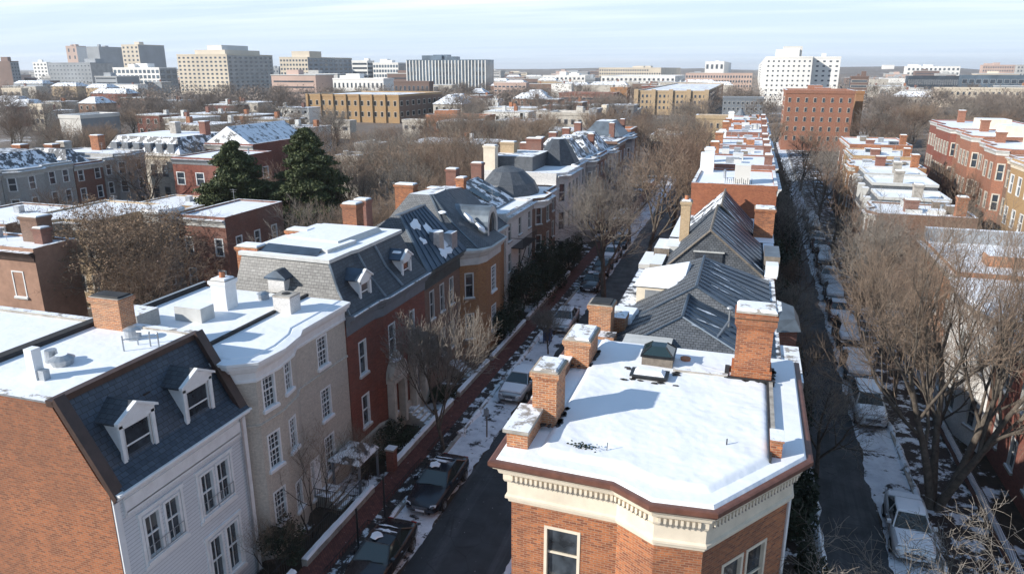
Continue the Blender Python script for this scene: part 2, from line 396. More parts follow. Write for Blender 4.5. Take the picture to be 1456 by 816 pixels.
STY = {
 'tan6': dict(frame='white_paint', cols=3, rows=3, sill='white_paint', snow=True),
 'red1': dict(frame='white_paint', cols=1, sill='pale_trim', snow=True),
 'white1': dict(frame='white_paint', cols=2, fw=.1, proud=-.04),
 'dorm': dict(frame='white_paint', cols=1, fw=.07, proud=.0), 'dark1': dict(frame='pale_trim', cols=1, sill='stone', snow=True),
 'stone1': dict(frame='white_paint', cols=1, sill='limestone', hood='limestone'),
 'cream1': dict(frame='cream_paint', cols=1, sill='limestone'),
 'far_w': dict(frame='white_paint', far=True, fw=.12), 'far_d': dict(frame='pale_trim', far=True, fw=.07), 'far_s': dict(frame='limestone', far=True, fw=.16), 'far_b': dict(frame='grey_trim', far=True, fw=.08),
}
def add_window(parent, p, dirv, w, h, style):
    me, pane, sill = win_meshes(w, h, style)
    ang = math.atan2(dirv[1], dirv[0])
    M = Matrix.Translation(Vector(p)) @ Matrix.Rotation(ang, 4, 'Z')
    o = link('window', me, parent, M)
    if pane:
        link('pane', pane, o); link('sill', sill, o)
    return o
def wallpanel(mb, p0, p1, z0, z1, ops, mat, depth=.13):
    d = Vector((p1[0]-p0[0], p1[1]-p0[1])); L = d.length; d.normalize(); inn = Vector((-d.y, d.x))
    us = sorted({0, L, *[o[0] for o in ops], *[o[0]+o[2] for o in ops]}); vs = sorted({z0, z1, *[o[1] for o in ops], *[o[1]+o[3] for o in ops]})
    us = [u for u in us if 0 <= u <= L]; vs = [v for v in vs if z0 <= v <= z1]
    P = lambda u, v, q=0: (p0[0]+d.x*u+inn.x*q, p0[1]+d.y*u+inn.y*q, v)
    for a, b in zip(us, us[1:]):
        for c, e in zip(vs, vs[1:]):
            m, n = (a+b)/2, (c+e)/2
            if any(o[0] < m < o[0]+o[2] and o[1] < n < o[1]+o[3] for o in ops): continue
            mb.face([P(a,c), P(b,c), P(b,e), P(a,e)], mat)
    for u, v, w, h in ops:
        q = depth
        mb.face([P(u,v), P(u,v+h), P(u,v+h,q), P(u,v,q)], mat); mb.face([P(u+w,v+h), P(u+w,v), P(u+w,v,q), P(u+w,v+h,q)], mat)
        mb.face([P(u,v+h), P(u+w,v+h), P(u+w,v+h,q), P(u,v+h,q)], mat); mb.face([P(u+w,v), P(u,v), P(u,v,q), P(u+w,v,q)], mat)
FOOT = []
def house(name, label, cat, poly, z1, mat, wins=None, z0=-.05, group=None, mats=None):
    """wins: {edge: [(u, z, w, h, style), ...]}; edge i runs poly[i] -> poly[i+1], ccw"""
    wins = wins or {}; mats = mats or {}
    cx = sum(p[0] for p in poly)/len(poly); cy = sum(p[1] for p in poly)/len(poly)
    t = thing(name, label, cat, (cx, cy, 0), group)
    FOOT.append((min(p[0] for p in poly),max(p[0] for p in poly),min(p[1] for p in poly),max(p[1] for p in poly)))
    mb = MB(); n = len(poly); todo = []
    for i in range(n):
        a, b = poly[i], poly[(i+1) % n]
        d = Vector((b[0]-a[0], b[1]-a[1])); L = d.length; d.normalize(); ops = []
        for (u, z, w, h, st) in wins.get(i, []):
            if u < .02 or u+w > L-.02 or z+h > z1-.02: continue
            ops.append((u, z, w, h)); todo.append(((a[0]+d.x*u, a[1]+d.y*u, z), d, w, h, st))
        wallpanel(mb, a, b, z0, z1, ops, mats.get(i, mat))
    mb.build('wall', t)
    for p, d, w, h, st in todo: add_window(t, p, d, w, h, st)
    return t
def grid(L, n, w, zs, h, st, m=.6):
    out = []
    for k in range(n):
        u = m+(L-2*m-w)*(k/(n-1) if n > 1 else .5)
        for z in zs: out.append((u, z, w, h, st))
    return out
def elen(poly, i):
    a, b = poly[i], poly[(i+1) % len(poly)]; return math.hypot(b[0]-a[0], b[1]-a[1])
def roof_flat(t, poly, z, mat='snow', thick=.12, ins=.15, par=None, ph=.3):
    mb = MB(); p0 = inset(poly, ins); p1 = inset(poly, ins+.12)
    mb.loft([at3(p0, z), at3(p1, z+thick)], mat, mat)
    mb.build('roof', t)
    if par:
        q = MB(); q.sweep([(p[0], p[1]) for p in poly], [(-.22, z-.1), (-.22, z+ph), (.03, z+ph), (.03, z-.3)], [par, 'snow_ledge', par], closed=True); q.build('parapet', t)
CPROF = lambda z, k=1.0: [(0, z-.75*k), (.06, z-.72*k), (.08, z-.4*k), (.2*k, z-.34*k), (.24*k, z-.16*k), (.42*k, z-.1*k), (.48*k, z+.05), (.0, z+.07), (-.1, z+.07)]
def cornice(t, pts, z, mat, k=1.0, prof=None, snowtop=True, closed=False):
    mb = MB(); pr = prof or CPROF(z, k)
    mm = [mat]*(len(pr)-1)
    if snowtop: mm[-1] = 'snow'; mm[-2] = 'snow' if k == 1.0 and prof else 'snow_ledge'
    mb.sweep(pts, pr, mm, closed); return mb.build('cornice', t)
def chimney(t, x, y, w, d, z0, z1, mat, cap='snow', pots=0, bands=True, name='chimney', potmat='terracotta'):
    mb = MB(); H = z1-z0
    mb.box(x-w/2, x+w/2, y-d/2, y+d/2, z0, z1-.28 if bands else z1, mat)
    if bands:
        mb.box(x-w/2-.04, x+w/2+.04, y-d/2-.04, y+d/2+.04, z1-.28, z1-.2, mat)
        mb.box(x-w/2-.08, x+w/2+.08, y-d/2-.08, y+d/2+.08, z1-.2, z1-.04, mat)
        mb.box(x-w/2-.03, x+w/2+.03, y-d/2-.03, y+d/2+.03, z1-.04, z1, 'stone')
    c = mb.build(name, t)
    if cap:
        q = MB(); P = [(x-w/2+.02,y-d/2+.02),(x+w/2-.02,y-d/2+.02),(x+w/2-.02,y+d/2-.02),(x-w/2+.02,y+d/2-.02)]
        q.loft([at3(P, z1+.001), at3(inset(P, .04), z1+.07)], cap, cap); link('snow_cap', q.mesh('snow_cap'), c)
    for k in range(pots):
        q = MB(); px_ = x-w/2+w*(k+.5)/pots; q.cyl((px_, y), .15, z1+.0, z1+.35, potmat, 10, .12, 'tar'); link('chimney_pot', q.mesh('chimney_pot'), c)
    return c
def bx(t, name, x0, x1, y0, y1, z0, z1, mat, top=None):
    q = MB(); q.box(x0, x1, y0, y1, z0, z1, mat, top); return q.build(name, t)
def blob(mb, c, rx, ry, z, t, mat, n=14, jit=.25, zf=None):
    A = []; B = []
    for k in range(n):
        a = 2*math.pi*k/n; r = 1+random.uniform(-jit, jit)
        x0, y0 = c[0]+rx*r*math.cos(a), c[1]+ry*r*math.sin(a); x1, y1 = c[0]+rx*r*.8*math.cos(a), c[1]+ry*r*.8*math.sin(a)
        z_ = zf or (lambda x, y: z)
        A.append((x0, y0, z_(x0, y0))); B.append((x1, y1, z_(x1, y1)+t))
    mb.loft([A, B], mat, mat)

# ================================================================ THE SETTING
def sheet(name, x0, x1, y0, y1, z, mat, kind='structure'):
    mb = MB(); mb.face([(x0,y0,z),(x1,y0,z),(x1,y1,z),(x0,y1,z)], mat); return struct(mb.build(name), kind)
def box_struct(name, x0, x1, y0, y1, z0, z1, mat, top=None):
    mb = MB(); mb.box(x0, x1, y0, y1, z0, z1, mat, top); return struct(mb.build(name))
def ragged(name, x0, x1, y0, y1, z, mat):
    from mathutils import noise as mn
    mb = MB(); n = int((y1-y0)/.3); s = 1 if x1 > x0 else -1
    ex = lambda y: x1+s*(.22*mn.noise(Vector((x1,y*.35,0)))+.16*mn.noise(Vector((x1,y*1.3,2)))+.08*mn.noise(Vector((x1,y*3.1,7))))
    for k in range(n):
        a, b = y0+(y1-y0)*k/n, y0+(y1-y0)*(k+1)/n; P = [(x0,a,z),(ex(a),a,z),(ex(b),b,z),(x0,b,z)]
        mb.face(P if s > 0 else P[::-1], mat)
    return struct(mb.build(name))
# terrain with low hills at the horizon
def terrain():
    mb = MB(); rs = [0, 150, 400, 800, 1300, 1900, 2500, 3200, 4200, 6000, 12000]
    n = 96
    def hz(r, a):
        if r < 1500: return 0
        k = min(1, (r-1500)/1400)
        h = 17+9*math.sin(a*9+1)+7*math.sin(a*23+.4)+4*math.sin(a*51)
        h += 22*math.exp(-((a-math.radians(104))/.07)**2)        # the hill left of centre
        return max(0, k*h)*(1 if r < 5000 else .6)
    ring = [[(r*math.cos(a0), r*math.sin(a0), hz(r, a0)) for a0 in [math.tau*i/n for i in range(n)]] for r in rs[1:]]
    for i in range(n): mb.face([(0,0,0), ring[0][i], ring[0][(i+1) % n]], 'terrain')
    for a, b in zip(ring, ring[1:]):
        for i in range(n):
            j = (i+1) % n; mb.face([a[i], b[i], b[j], a[j]], 'terrain')
    return struct(mb.build('ground', smooth=True))
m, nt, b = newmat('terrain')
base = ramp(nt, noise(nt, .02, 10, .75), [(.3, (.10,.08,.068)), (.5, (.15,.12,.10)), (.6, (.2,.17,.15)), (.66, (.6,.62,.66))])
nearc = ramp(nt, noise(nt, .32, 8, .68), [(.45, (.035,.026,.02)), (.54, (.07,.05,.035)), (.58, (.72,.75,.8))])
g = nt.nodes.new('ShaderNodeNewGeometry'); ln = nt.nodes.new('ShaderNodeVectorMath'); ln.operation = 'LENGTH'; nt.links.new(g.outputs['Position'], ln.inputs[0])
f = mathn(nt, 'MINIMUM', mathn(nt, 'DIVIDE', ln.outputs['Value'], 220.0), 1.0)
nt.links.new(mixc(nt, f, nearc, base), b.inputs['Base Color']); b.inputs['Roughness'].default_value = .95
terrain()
sheet('road', -12.8, -8.2, 5, 152, .008, 'asphalt')
sheet('road', 4.4, 7.6, 5, 235, .008, 'asphalt')
ragged('parking_lane', -14.85, -12.85, 5, 152, .012, 'verge_snow')
ragged('parking_lane', 9.6, 7.65, 5, 235, .012, 'verge_snow')
ragged('kerb_snow', -8.2, -8.6, 5, 152, .012, 'verge_snow'); ragged('kerb_snow', 4.4, 4.75, 5, 235, .012, 'verge_snow')
box_struct('kerb', -15.02, -14.85, 5, 152, 0, .13, 'stone'); box_struct('kerb', 9.6, 9.77, 5, 235, 0, .13, 'stone')
box_struct('kerb', -8.2, -8.05, 5, 152, 0, .13, 'stone'); box_struct('kerb', 4.25, 4.4, 5, 235, 0, .13, 'stone')
box_struct('tree_verge', -15.75, -15.02, 5, 152, 0, .125, 'yard', 'verge_mixed')
box_struct('pavement', -17.0, -15.75, 5, 152, 0, .12, 'brick_paving')
box_struct('pavement', -8.05, -6.6, 5, 152, 0, .12, 'brick_paving', 'verge_mixed')
box_struct('pavement', 2.9, 4.25, 5, 235, 0, .12, 'yard', 'verge_mixed')
box_struct('pavement', 10.6, 12.4, 5, 235, 0, .12, 'brick_paving', 'verge_mixed')
box_struct('tree_verge', 9.77, 10.6, 5, 235, 0, .11, 'yard', 'verge_mixed')
sheet('front_yards', -18.9, -17.0, 5, 152, .06, 'yard'); sheet('front_yards', 12.4, 14.6, 5, 235, .06, 'yard')

# ================================================================ LEFT ROW
# --- white clapboard house with brick party wall
LX = -18.8
def left_white_house():
    y0, y1, xb = 16.0, 22.7, -45
    t = thing('row_house', 'white clapboard row house with blue slate mansard and bare orange brick side wall', 'house', (-25, 19, 0))
    W = []
    for (y, z, h) in ((16.95, 4.45, 1.75), (17.9, 4.45, 1.75), (19.75, 4.4, 1.8), (20.65, 4.4, 1.8), (19.8, 1.1, 2.2), (20.75, 1.1, 2.2), (17.0, 1.1, 2.0)):
        W.append((y-y0, z, .82, h, 'white1'))
    mb = MB(); wallpanel(mb, (LX, y0), (LX, y1), -.05, 7.5, [w[:4] for w in W], 'clapboard'); 
    mb.face([(LX,y1,-.05),(-45,y1,-.05),(-45,y1,10.6),(-20.6,y1,10.6),(-19.2,y1,8.2),(LX,y1,7.6)], 'brick_brown')
    mb.build('wall', t)
    for w in W: add_window(t, (LX, y0+w[0], w[1]), (0,1), *w[2:])
    # casing boards joining the paired windows
    for (ya, yb, za, zb) in ((16.85,18.82,4.32,6.3),(19.65,21.57,4.27,6.3),(19.7,21.67,.95,3.4)):
        q = MB(); q.box(LX, LX+.05, ya-.06, ya+.06, za, zb, 'white_paint'); q.box(LX, LX+.05, yb-.06, yb+.06, za, zb, 'white_paint'); q.box(LX, LX+.07, ya-.1, yb+.1, zb, zb+.14, 'white_paint'); q.box(LX,LX+.08,ya-.1,yb+.1,za-.12,za,'white_paint'); q.build('window_casing', t)
    for y in (17.0,):
        pass
    # window guards: low iron rails over the upper panes
    for ya in (16.95, 19.75):
        q = MB()
        for zz in (4.55, 5.0): q.tube([(LX+.1,ya+.02,zz),(LX+.1,ya+1.75,zz)], .015, 'galvanized', 4)
        for k in range(8): q.tube([(LX+.1,ya+.05+k*.24,4.55),(LX+.1,ya+.05+k*.24,5.0)], .011, 'galvanized', 4)
        q.build('window_guard', t)
    pw = MB(); prof = [(LX,-.05),(LX,7.7),(-19.2,8.25),(-20.62,10.72),(-45,10.72),(-45,-.05)]
    a = [(x, y0-.12, z) for x, z in prof]; b_ = [(x, y0+.16, z) for x, z in prof]
    pw.face(list(reversed(a)), 'brick_party'); pw.face(b_, 'brick_party')
    for i in range(len(prof)-1): pw.face([a[i], a[i+1], b_[i+1], b_[i]], 'brick_party')
    pw.build('party_wall', t)
    q = MB()   # brown metal coping down the rake
    rk = [(-18.62,7.55),(-19.05,8.35),(-20.5,10.86)]
    for yy in (y0, y1-.25):
        q = MB()
        for (xa, za), (xb_, zb) in zip(rk, rk[1:]):
            q.loft([[(xa,yy-.16,za-.1),(xa,yy+.26,za-.1),(xa+.12,yy+.26,za+.08),(xa+.12,yy-.16,za+.08)],[(xb_,yy-.16,zb-.1),(xb_,yy+.26,zb-.1),(xb_+.12,yy+.26,zb+.08),(xb_+.12,yy-.16,zb+.08)]], 'dark_trim', 'dark_trim', True)
        q.build('rake_coping', t)
    c = MB(); c.box(-20.75, -20.45, y0-.16, y1, 10.62, 10.84, 'dark_trim'); c.box(-45,-20.75,y0-.15,y0+.18,10.73,10.8,'galvanized','snow_ledge'); c.box(-45,-20.75,y1-.3,y1,10.6,10.84,'stone','snow_ledge'); c.build('roof_edging', t)
    r = MB(); yl, yr = y0+.16, y1-.02
    r.face([(-18.42,yl,7.72),(-18.42,yr,7.72),(-19.2,yr,8.25),(-19.2,yl,8.25)], 'slate_blue'); r.face([(-19.2,yl,8.25),(-19.2,yr,8.25),(-20.6,yr,10.7),(-20.6,yl,10.7)], 'slate_blue')
    r.build('mansard_roof', t)
    s = MB(); s.box(-25.3, -20.75, y0+.18, y1-.3, 10.55, 10.74, 'tar', 'snow'); s.box(-45, -25.75, y0+.18, y1-.3, 10.5, 10.72, 'tar', 'snow'); s.build('roof', t)
    s = MB(); s.box(-25.75, -25.3, y0-.1, y1, 10.55, 10.93, 'tar'); s.build('roof_divider', t)
    co = MB(); pr = [(0,7.35),(.05,7.35),(.07,7.5),(.3,7.55),(.32,7.68),(.42,7.7),(.4,7.76),(.0,7.76)]
    co.sweep([(LX,y0-.1),(LX,y1)], pr, 'white_paint'); co.build('cornice', t)
    fr = MB(); fr.box(LX, LX+.06, y0+.3, y1-.1, 6.62, 7.35, 'white_paint')   # scalloped valance under the eave
    n = 44
    for k in range(n):
        ya = y0+.35+(y1-y0-.6)*k/n; w_ = (y1-y0-.6)/n
        fr.face([(LX+.1,ya,6.72),(LX+.1,ya+w_/2,6.6),(LX+.1,ya+w_,6.72),(LX+.1,ya+w_,6.84),(LX+.1,ya,6.84)], 'white_paint')
    fr.box(LX+.06, LX+.1, y0+.3, y1-.1, 6.8, 7.3, 'white_paint')
    fr.build('valance', t)
    cb = MB(); cb.box(LX, LX+.07, y0-.1, y0+.14, 0, 7.35, 'white_paint'); cb.box(LX, LX+.07, y1-.3, y1-.06, 0, 7.35, 'white_paint'); cb.tube([(LX+.12,y1-.4,7.6),(LX+.12,y1-.4,.1)], .05, 'galvanized', 8); cb.build('corner_board', t)
    for yc in (17.75, 20.72):
        dormer(t, yc, 7.95, 1.32, 1.62, -19.2, 'white_paint', 'slate_dark')
    chimney(t, -24.4, 22.3, 1.45, .75, 10.6, 12.1, 'brick_orange_worn', cap='tar')
    v = MB(); v.box(-20.1,-20.02,19.0,19.3,9.3,9.75,'black_metal'); v.build('vent', t)
    v = MB(); v.box(-22.95, -22.6, 17.1, 17.45, 10.72, 11.85, 'white_paint', 'snow'); v.box(-22.55,-22.3,17.15,17.4,10.72,11.1,'galvanized'); v.build('roof_vent', t)
    v = MB(); v.cyl((-23.0, 18.5), .34, 10.72, 10.98, 'galvanized', 14, .42); v.cyl((-23.0,18.5), .44, 10.98, 11.12, 'galvanized', 14, .2, 'snow'); v.cyl((-23.6,18.6), .24, 10.72, 11.2, 'galvanized', 12, .2); v.build('roof_fan', t)
    v = MB(); v.cyl((-22.6, 21.4), .3, 10.72, 11.15, 'galvanized', 14, .3); v.cyl((-22.6,21.4), .36, 11.15, 11.25, 'galvanized', 14, .15); v.build('roof_fan', t)
    v = MB()
    for (x, y) in ((-21.9,20.2),(-21.3,20.9),(-21.9,20.9),(-20.95,20.95)): v.tube([(x,y,10.72),(x,y,11.35)], .03, 'galvanized', 5)
    v.tube([(-21.9,20.2,11.2),(-20.95,20.95,11.2)], .025, 'galvanized', 5); v.tube([(-21.9,20.9,11.3),(-20.95,20.95,11.3)], .025, 'galvanized', 5)
    v.build('antenna_rack', t)
    st = MB()
    for i in range(5): st.box(LX+.02, LX+1.3-.24*i, 18.6, 19.6, .0+.17*i, .17*(i+1), 'stone', 'snow_ledge')
    st.build('front_steps', t)
    return t
def dormer(t, yc, zb, w, h, xf, mat, roofm, xback=-20.9, gable=True, snowtop=False):
    d = MB(); x0 = xf
    d.box(xback, x0, yc-w/2-.02, yc-w/2+.1, zb, zb+h, mat); d.box(xback, x0, yc+w/2-.1, yc+w/2+.02, zb, zb+h, mat)
    d.box(x0-.06, x0+.05, yc-w/2-.12, yc-w/2+.03, zb-.05, zb+h, mat); d.box(x0-.06, x0+.05, yc+w/2-.03, yc+w/2+.12, zb-.05, zb+h, mat)
    d.box(x0-.06, x0+.1, yc-w/2-.18, yc+w/2+.18, zb-.16, zb-.05, mat); d.box(x0-.06, x0+.05, yc-w/2-.14, yc+w/2+.14, zb+h-.1, zb+h+.1, mat)
    d.box(xback, x0-.07, yc-w/2+.1, yc+w/2-.1, zb, zb+h-.1, 'interior_dark')
    hw = w/2+.24; ph = .42
    if gable: d.face([(x0+.08,yc-hw,zb+h+.1),(x0+.08,yc+hw,zb+h+.1),(x0+.08,yc,zb+h+.1+ph)], mat); 
    if gable:
        for sg in (-1, 1):
            A = (x0+.16, yc+sg*hw, zb+h+.08); B = (x0+.16, yc, zb+h+.12+ph)
            d.loft([[A,(A[0],A[1],A[2]+.1),(A[0]-.16,A[1],A[2]+.1),(A[0]-.16,A[1],A[2])],[B,(B[0],B[1],B[2]+.1),(B[0]-.16,B[1],B[2]+.1),(B[0]-.16,B[1],B[2])]], mat, mat, True)
    o = d.build('dormer', t)
    r = MB()
    if gable:
        for sg in (-1, 1):
            a = [(x0,yc+sg*hw,zb+h+.14),(x0,yc,zb+h+.2+ph),(xback,yc,zb+h+.2+ph),(xback,yc+sg*hw,zb+h+.14)]
            r.face(a if sg > 0 else a[::-1], roofm)
            r.face([(x0,yc+sg*hw,zb+h+.07),(xback,yc+sg*hw,zb+h+.07),(xback,yc+sg*hw,zb+h+.14),(x0,yc+sg*hw,zb+h+.14)], roofm)
    else:
        r.box(xback, x0+.15, yc-hw, yc+hw, zb+h+.1, zb+h+.2, mat, 'snow')
    if snowtop: blob(r, (x0-.5, yc), .35, hw*.7, zb+h+ph, .1, 'snow')
    link('dormer_roof', r.mesh('dormer_roof'), o)
    me, pane, sill = win_meshes(round(w-.1,2), round(h-.14,2), 'dorm')
    wn = link('window', me, o, Matrix.Translation((x0-.0, yc-w/2+.05, zb+.02)) @ Matrix.Rotation(math.pi/2, 4, 'Z'))
    p = MB(); p.face([(x0-.066,yc-w/2+.08,zb+.04),(x0-.066,yc+w/2-.08,zb+.04),(x0-.066,yc+w/2-.08,zb+h-.12),(x0-.066,yc-w/2+.08,zb+h-.12)], 'glass'); link('pane', p.mesh('pane'), o)
    return o
left_white_house()

# --- tan painted house, canted bow, heavy white cornice, snow roof with a raised lip
def tan_house():
    poly = [(-20.9,22.75),(-19.3,22.8),(-18.55,23.3),(-18.45,24.75),(-18.7,26.2),(-19.05,26.9),(-19.05,31.3),(-27.5,31.3),(-27.5,22.75)]
    W = {}
    zs = [(7.15,1.65),(4.3,1.7),(1.5,1.7)]
    W[2] = [(.3,z,.85,h,'tan6') for z, h in zs]
    W[3] = [(.42,z,.75,h,'tan6') for z, h in [(7.25,1.6),(4.35,1.6)]]+[(.5,1.2,.7,1.5,'tan6')]
    W[5] = [(1.7,z,.95,h,'tan6') for z, h in [(6.95,1.6),(4.15,1.65),(1.1,2.1)]]+[(.35,.5,.8,2.1,'tan6')]
    t = house('row_house', 'tan painted row house with curved bow front, heavy white cornice and flat snowy roof', 'house', poly, 9.2, 'brick_tan_painted', W)
    c = [(-27.5,22.75),(-20.9,22.75),(-19.3,22.8),(-18.55,23.3),(-18.45,24.75),(-18.7,26.2),(-19.05,26.9),(-19.05,31.3)]
    pr = [(0,8.6),(.07,8.62),(.07,8.72),(.04,8.75),(.05,9.05),(.16,9.12),(.22,9.3),(.34,9.34),(.36,9.46),(.42,9.5),(.42,9.62),(0,9.66),(-.15,9.62)]
    cornice(t, c[1:], 9.6, 'white_paint', prof=pr)
    bd = MB(); bd.sweep(c[2:], [(0,6.55),(.07,6.58),(.07,6.66),(0,6.7)], 'brick_tan_painted'); bd.build('string_course', t)
    r = MB(); q = inset(poly, .18); r.loft([at3(poly, 9.2), at3(poly, 9.6)], 'tar'); r.loft([at3(inset(poly,.03), 9.62), at3(inset(poly,.14), 9.7)], 'snow', 'snow'); r.build('roof', t)
    e = MB(); e.box(-21.2,-21.05,23.0,31.3,9.7,9.84,'tar'); e.box(-27.6,-27.4,22.75,31.3,9.2,9.95,'tar','galvanized'); e.build('roof_seam', t)
    chimney(t, -23.9, 28.4, .85, .8, 9.5, 11.2, 'white_paint', cap='snow', pots=1, potmat='terracotta')
    k = chimney(t, -20.7, 28.9, .95, .85, 9.6, 10.55, 'brick_white_painted', cap=None, bands=False)
    q = MB(); q.cyl((-20.7,28.9), .22, 10.55, 10.62, 'tar', 14, .2); q.box(-21.2,-20.2,28.45,29.35,10.5,10.58,'stone'); link('flue', q.mesh('flue'), k)
    q = MB(); q.cyl((-23.0,30.2), .28, 9.7, 10.0, 'galvanized', 14, .28); q.cyl((-23.0,30.2), .33, 10.0, 10.12, 'galvanized', 14, .1); q.build('roof_vent', t)
    bb = MB(); bb.box(-24.9,-23.4,26.1,27.0,9.6,10.4,'pale_trim','snow'); bb.box(-27.4,-25.2,24.2,25.5,9.6,10.5,'brick_grey_painted','snow_ledge'); bb.build('roof_box', t)
    ir = MB()
    for k in range(11): ir.tube([(-19.1+.12*k,27.4,.0),(-19.1+.12*k,27.4,1.1)], .012, 'black_metal', 4)
    ir.tube([(-19.1,27.4,1.1),(-17.8,27.4,1.1)], .02, 'black_metal', 4); ir.build('stair_rail', t)
    st = MB(); dr = MB()
    for i in range(4): st.box(-19.1, -17.6-.22*i, 27.45, 28.6, .17*i, .17*(i+1), 'stone', 'snow_ledge')
    st.build('front_steps', t)
    dr.box(-19.14,-19.06,25.55+2,28.5,.68,2.7,'white_paint'); 
    dr.build('door', t)
    return t
tan_house()
# --- entrance canopy of the tan house, snow dusted glass
def canopy():
    t = thing('entrance_canopy', 'snow dusted hipped canopy over the basement entry between the tan and red brick houses', 'canopy', (-18, 30, 0))
    r = MB(); P = [(-19.1,28.9),(-17.3,28.9),(-17.3,31.0),(-19.1,31.0)]
    r.loft([at3(P, 1.75), at3(inset(P,.12), 1.95), at3(inset(P,.8), 2.35)], 'snow_mottled', 'snow_mottled', True); r.build('canopy_roof', t)
    for x in (-17.4,-18.9):
        for y in (29.0, 30.9):
            p = MB(); p.box(x-.05,x+.05,y-.05,y+.05,0,1.76,'grey_trim'); p.build('post', t)
canopy()
# --- red brick mansard house
def red_mansard():
    poly = [(-19.0,31.32),(-19.0,34.3),(-18.75,34.9),(-18.7,40.4),(-26.2,40.4),(-26.2,31.32)]
    W = {0: [(1.1,z,.85,h,'red1') for z, h in ((5.0,1.95),(1.9,1.9))],
         2: [(.5,5.0,.85,1.95,'red1'),(3.2,5.0,.75,1.9,'red1'),(.25,1.3,.9,2.3,'red1'),(3.4,1.3,.9,2.3,'red1')]}
    t = house('row_house', 'red brick row house with grey slate mansard and ornate pale stone door surrounds', 'house', poly, 8.2, 'brick_red', W)
    c = [(-26.2,31.3),(-19.0,31.32),(-19.0,34.3),(-18.75,34.9),(-18.7,40.4)]
    pr = [(0,7.65),(.05,7.7),(.06,8.2),(.22,8.3),(.3,8.55),(.5,8.65),(.55,8.8),(.0,8.86)]
    cornice(t, c[1:], 8.8, 'grey_trim', prof=pr, snowtop=False)
    g = MB(); g.sweep(c[1:], [(.5,8.82),(.58,8.82),(.58,8.87),(.5,8.87)], 'snow_ledge'); g.build('gutter', t)
    b0 = [(-26.2,31.35),(-18.75,31.35),(-18.72,34.3),(-18.5,34.9),(-18.45,40.35),(-26.2,40.35)]
    t0 = [(-26.0,32.7),(-20.5,32.5),(-20.45,34.6),(-20.3,35.1),(-20.25,40.3),(-26.0,40.3)]
    m_ = MB(); B = at3(b0, 8.85); T = at3(t0, 11.3); mid = [((a[0]*.35+b[0]*.65), (a[1]*.35+b[1]*.65), 9.95) for a, b in zip(T, B)]
    mid = [(a[0]*.55+b[0]*.45, a[1]*.55+b[1]*.45, 9.9) for a, b in zip(T, B)]
    mm = 'slate_dark'
    for lo, hi in ((B, mid), (mid, T)):
        for i in range(6):
            j = (i+1) % 6; m_.face([lo[i], lo[j], hi[j], hi[i]], 'slate_sunlit' if i == 0 else mm)  # south slope takes the lightened slate as its sunlit side
    m_.build('mansard_roof', t)
    h = MB()
    for i in (1, 3):
        for a, b in ((B[i], mid[i]), (mid[i], T[i])): h.tube([a, b], .07, 'metal_roof_pale', 5)
    h.tube([(-18.5,37.0,8.9),(-19.5,37.0,9.95),(-20.28,37.0,11.3)], .09, 'metal_roof_pale', 6)
    h.build('hip_flashing', t)
    r = MB(); P = inset(t0, -.15); r.loft([at3(P, 11.22), at3(P, 11.42)], 'pale_trim', 'snow', True); r.build('roof_edging', t)
    r = MB(); P = [(-25.4,34.0),(-21.2,33.6),(-20.9,36.2),(-25.4,36.6)]; r.loft([at3(P, 11.42), at3(P, 11.62)], 'pale_trim', 'snow'); 
    r.loft([at3([(-25.2,35.4),(-21.3,35.0),(-21.0,39.6),(-25.2,39.6)], 11.43), at3([(-25.0,35.6),(-21.5,35.2),(-21.2,39.4),(-25.0,39.4)], 11.72)], 'pale_trim', 'snow'); r.build('roof', t)
    q = MB(); q.face([(-25.2,32.95,11.44),(-21.4,32.8,11.44),(-21.6,33.7,11.64),(-25.2,34.0,11.64)], 'metal_roof')
    q.build('roof_panel', t)
    dormer(t, 33.7, 8.95, 1.0, 1.15, -19.1, 'white_paint', 'metal_roof', -20.3)
    dormer(t, 38.4, 8.95, 1.0, 1.15, -18.9, 'white_paint', 'metal_roof', -20.1, snowtop=True)
    q = MB(); q.box(-23.7,-22.7,31.6,32.6,9.6,10.35,'brick_white_painted'); q.cyl((-23.2,32.1), .01, 10.3, 10.31, 'tar', 8); q.prism([(-23.85,31.5),(-22.55,31.5),(-22.55,32.7),(-23.85,32.7)], 10.35, 10.45, 'metal_roof'); q.loft([[(-23.85,31.5,10.45),(-22.55,31.5,10.45),(-22.55,32.7,10.45),(-23.85,32.7,10.45)],[(-23.3,31.6,10.8),(-23.1,31.6,10.8),(-23.1,32.6,10.8),(-23.3,32.6,10.8)]], 'metal_roof', 'metal_roof'); q.build('side_dormer', t)
    # carved stone door surrounds
    for y in (35.7, 38.6):
        s = MB(); x = -18.7
        s.box(x, x+.45, y-.85, y-.55, .6, 3.6, 'limestone'); s.box(x, x+.45, y+.55, y+.85, .6, 3.6, 'limestone')
        s.box(x, x+.55, y-.95, y+.95, 3.6, 3.9, 'limestone')
        A = [(x, y+.95*math.cos(a), 3.9+1.0*math.sin(a)) for a in [math.pi*k/8 for k in range(9)]]
        s.loft([[(p[0]+.0,p[1],p[2]) for p in A],[(p[0]+.5,p[1],p[2]) for p in A]], 'limestone', 'limestone'); s.ball((x+.25,y,5.0),.25,.3,.4,'limestone'); blob(s, (x+.3,y), .25, .6, 4.85, .12, 'snow')
        for sg in (-1, 1): s.ball((x+.3,y+sg*.85,4.05),.2,.22,.3,'limestone')
        s.build('door_surround', t)
    st = MB()
    for i in range(6): st.box(-18.7, -16.9-.25*i+.0, 36.8, 38.0, .15*i, .15*(i+1), 'limestone', 'snow_ledge')
    st.build('front_steps', t)
    d = MB(); d.box(-18.72,-18.64,38.2,39.1,.9,3.2,'grey_trim'); d.build('door', t)
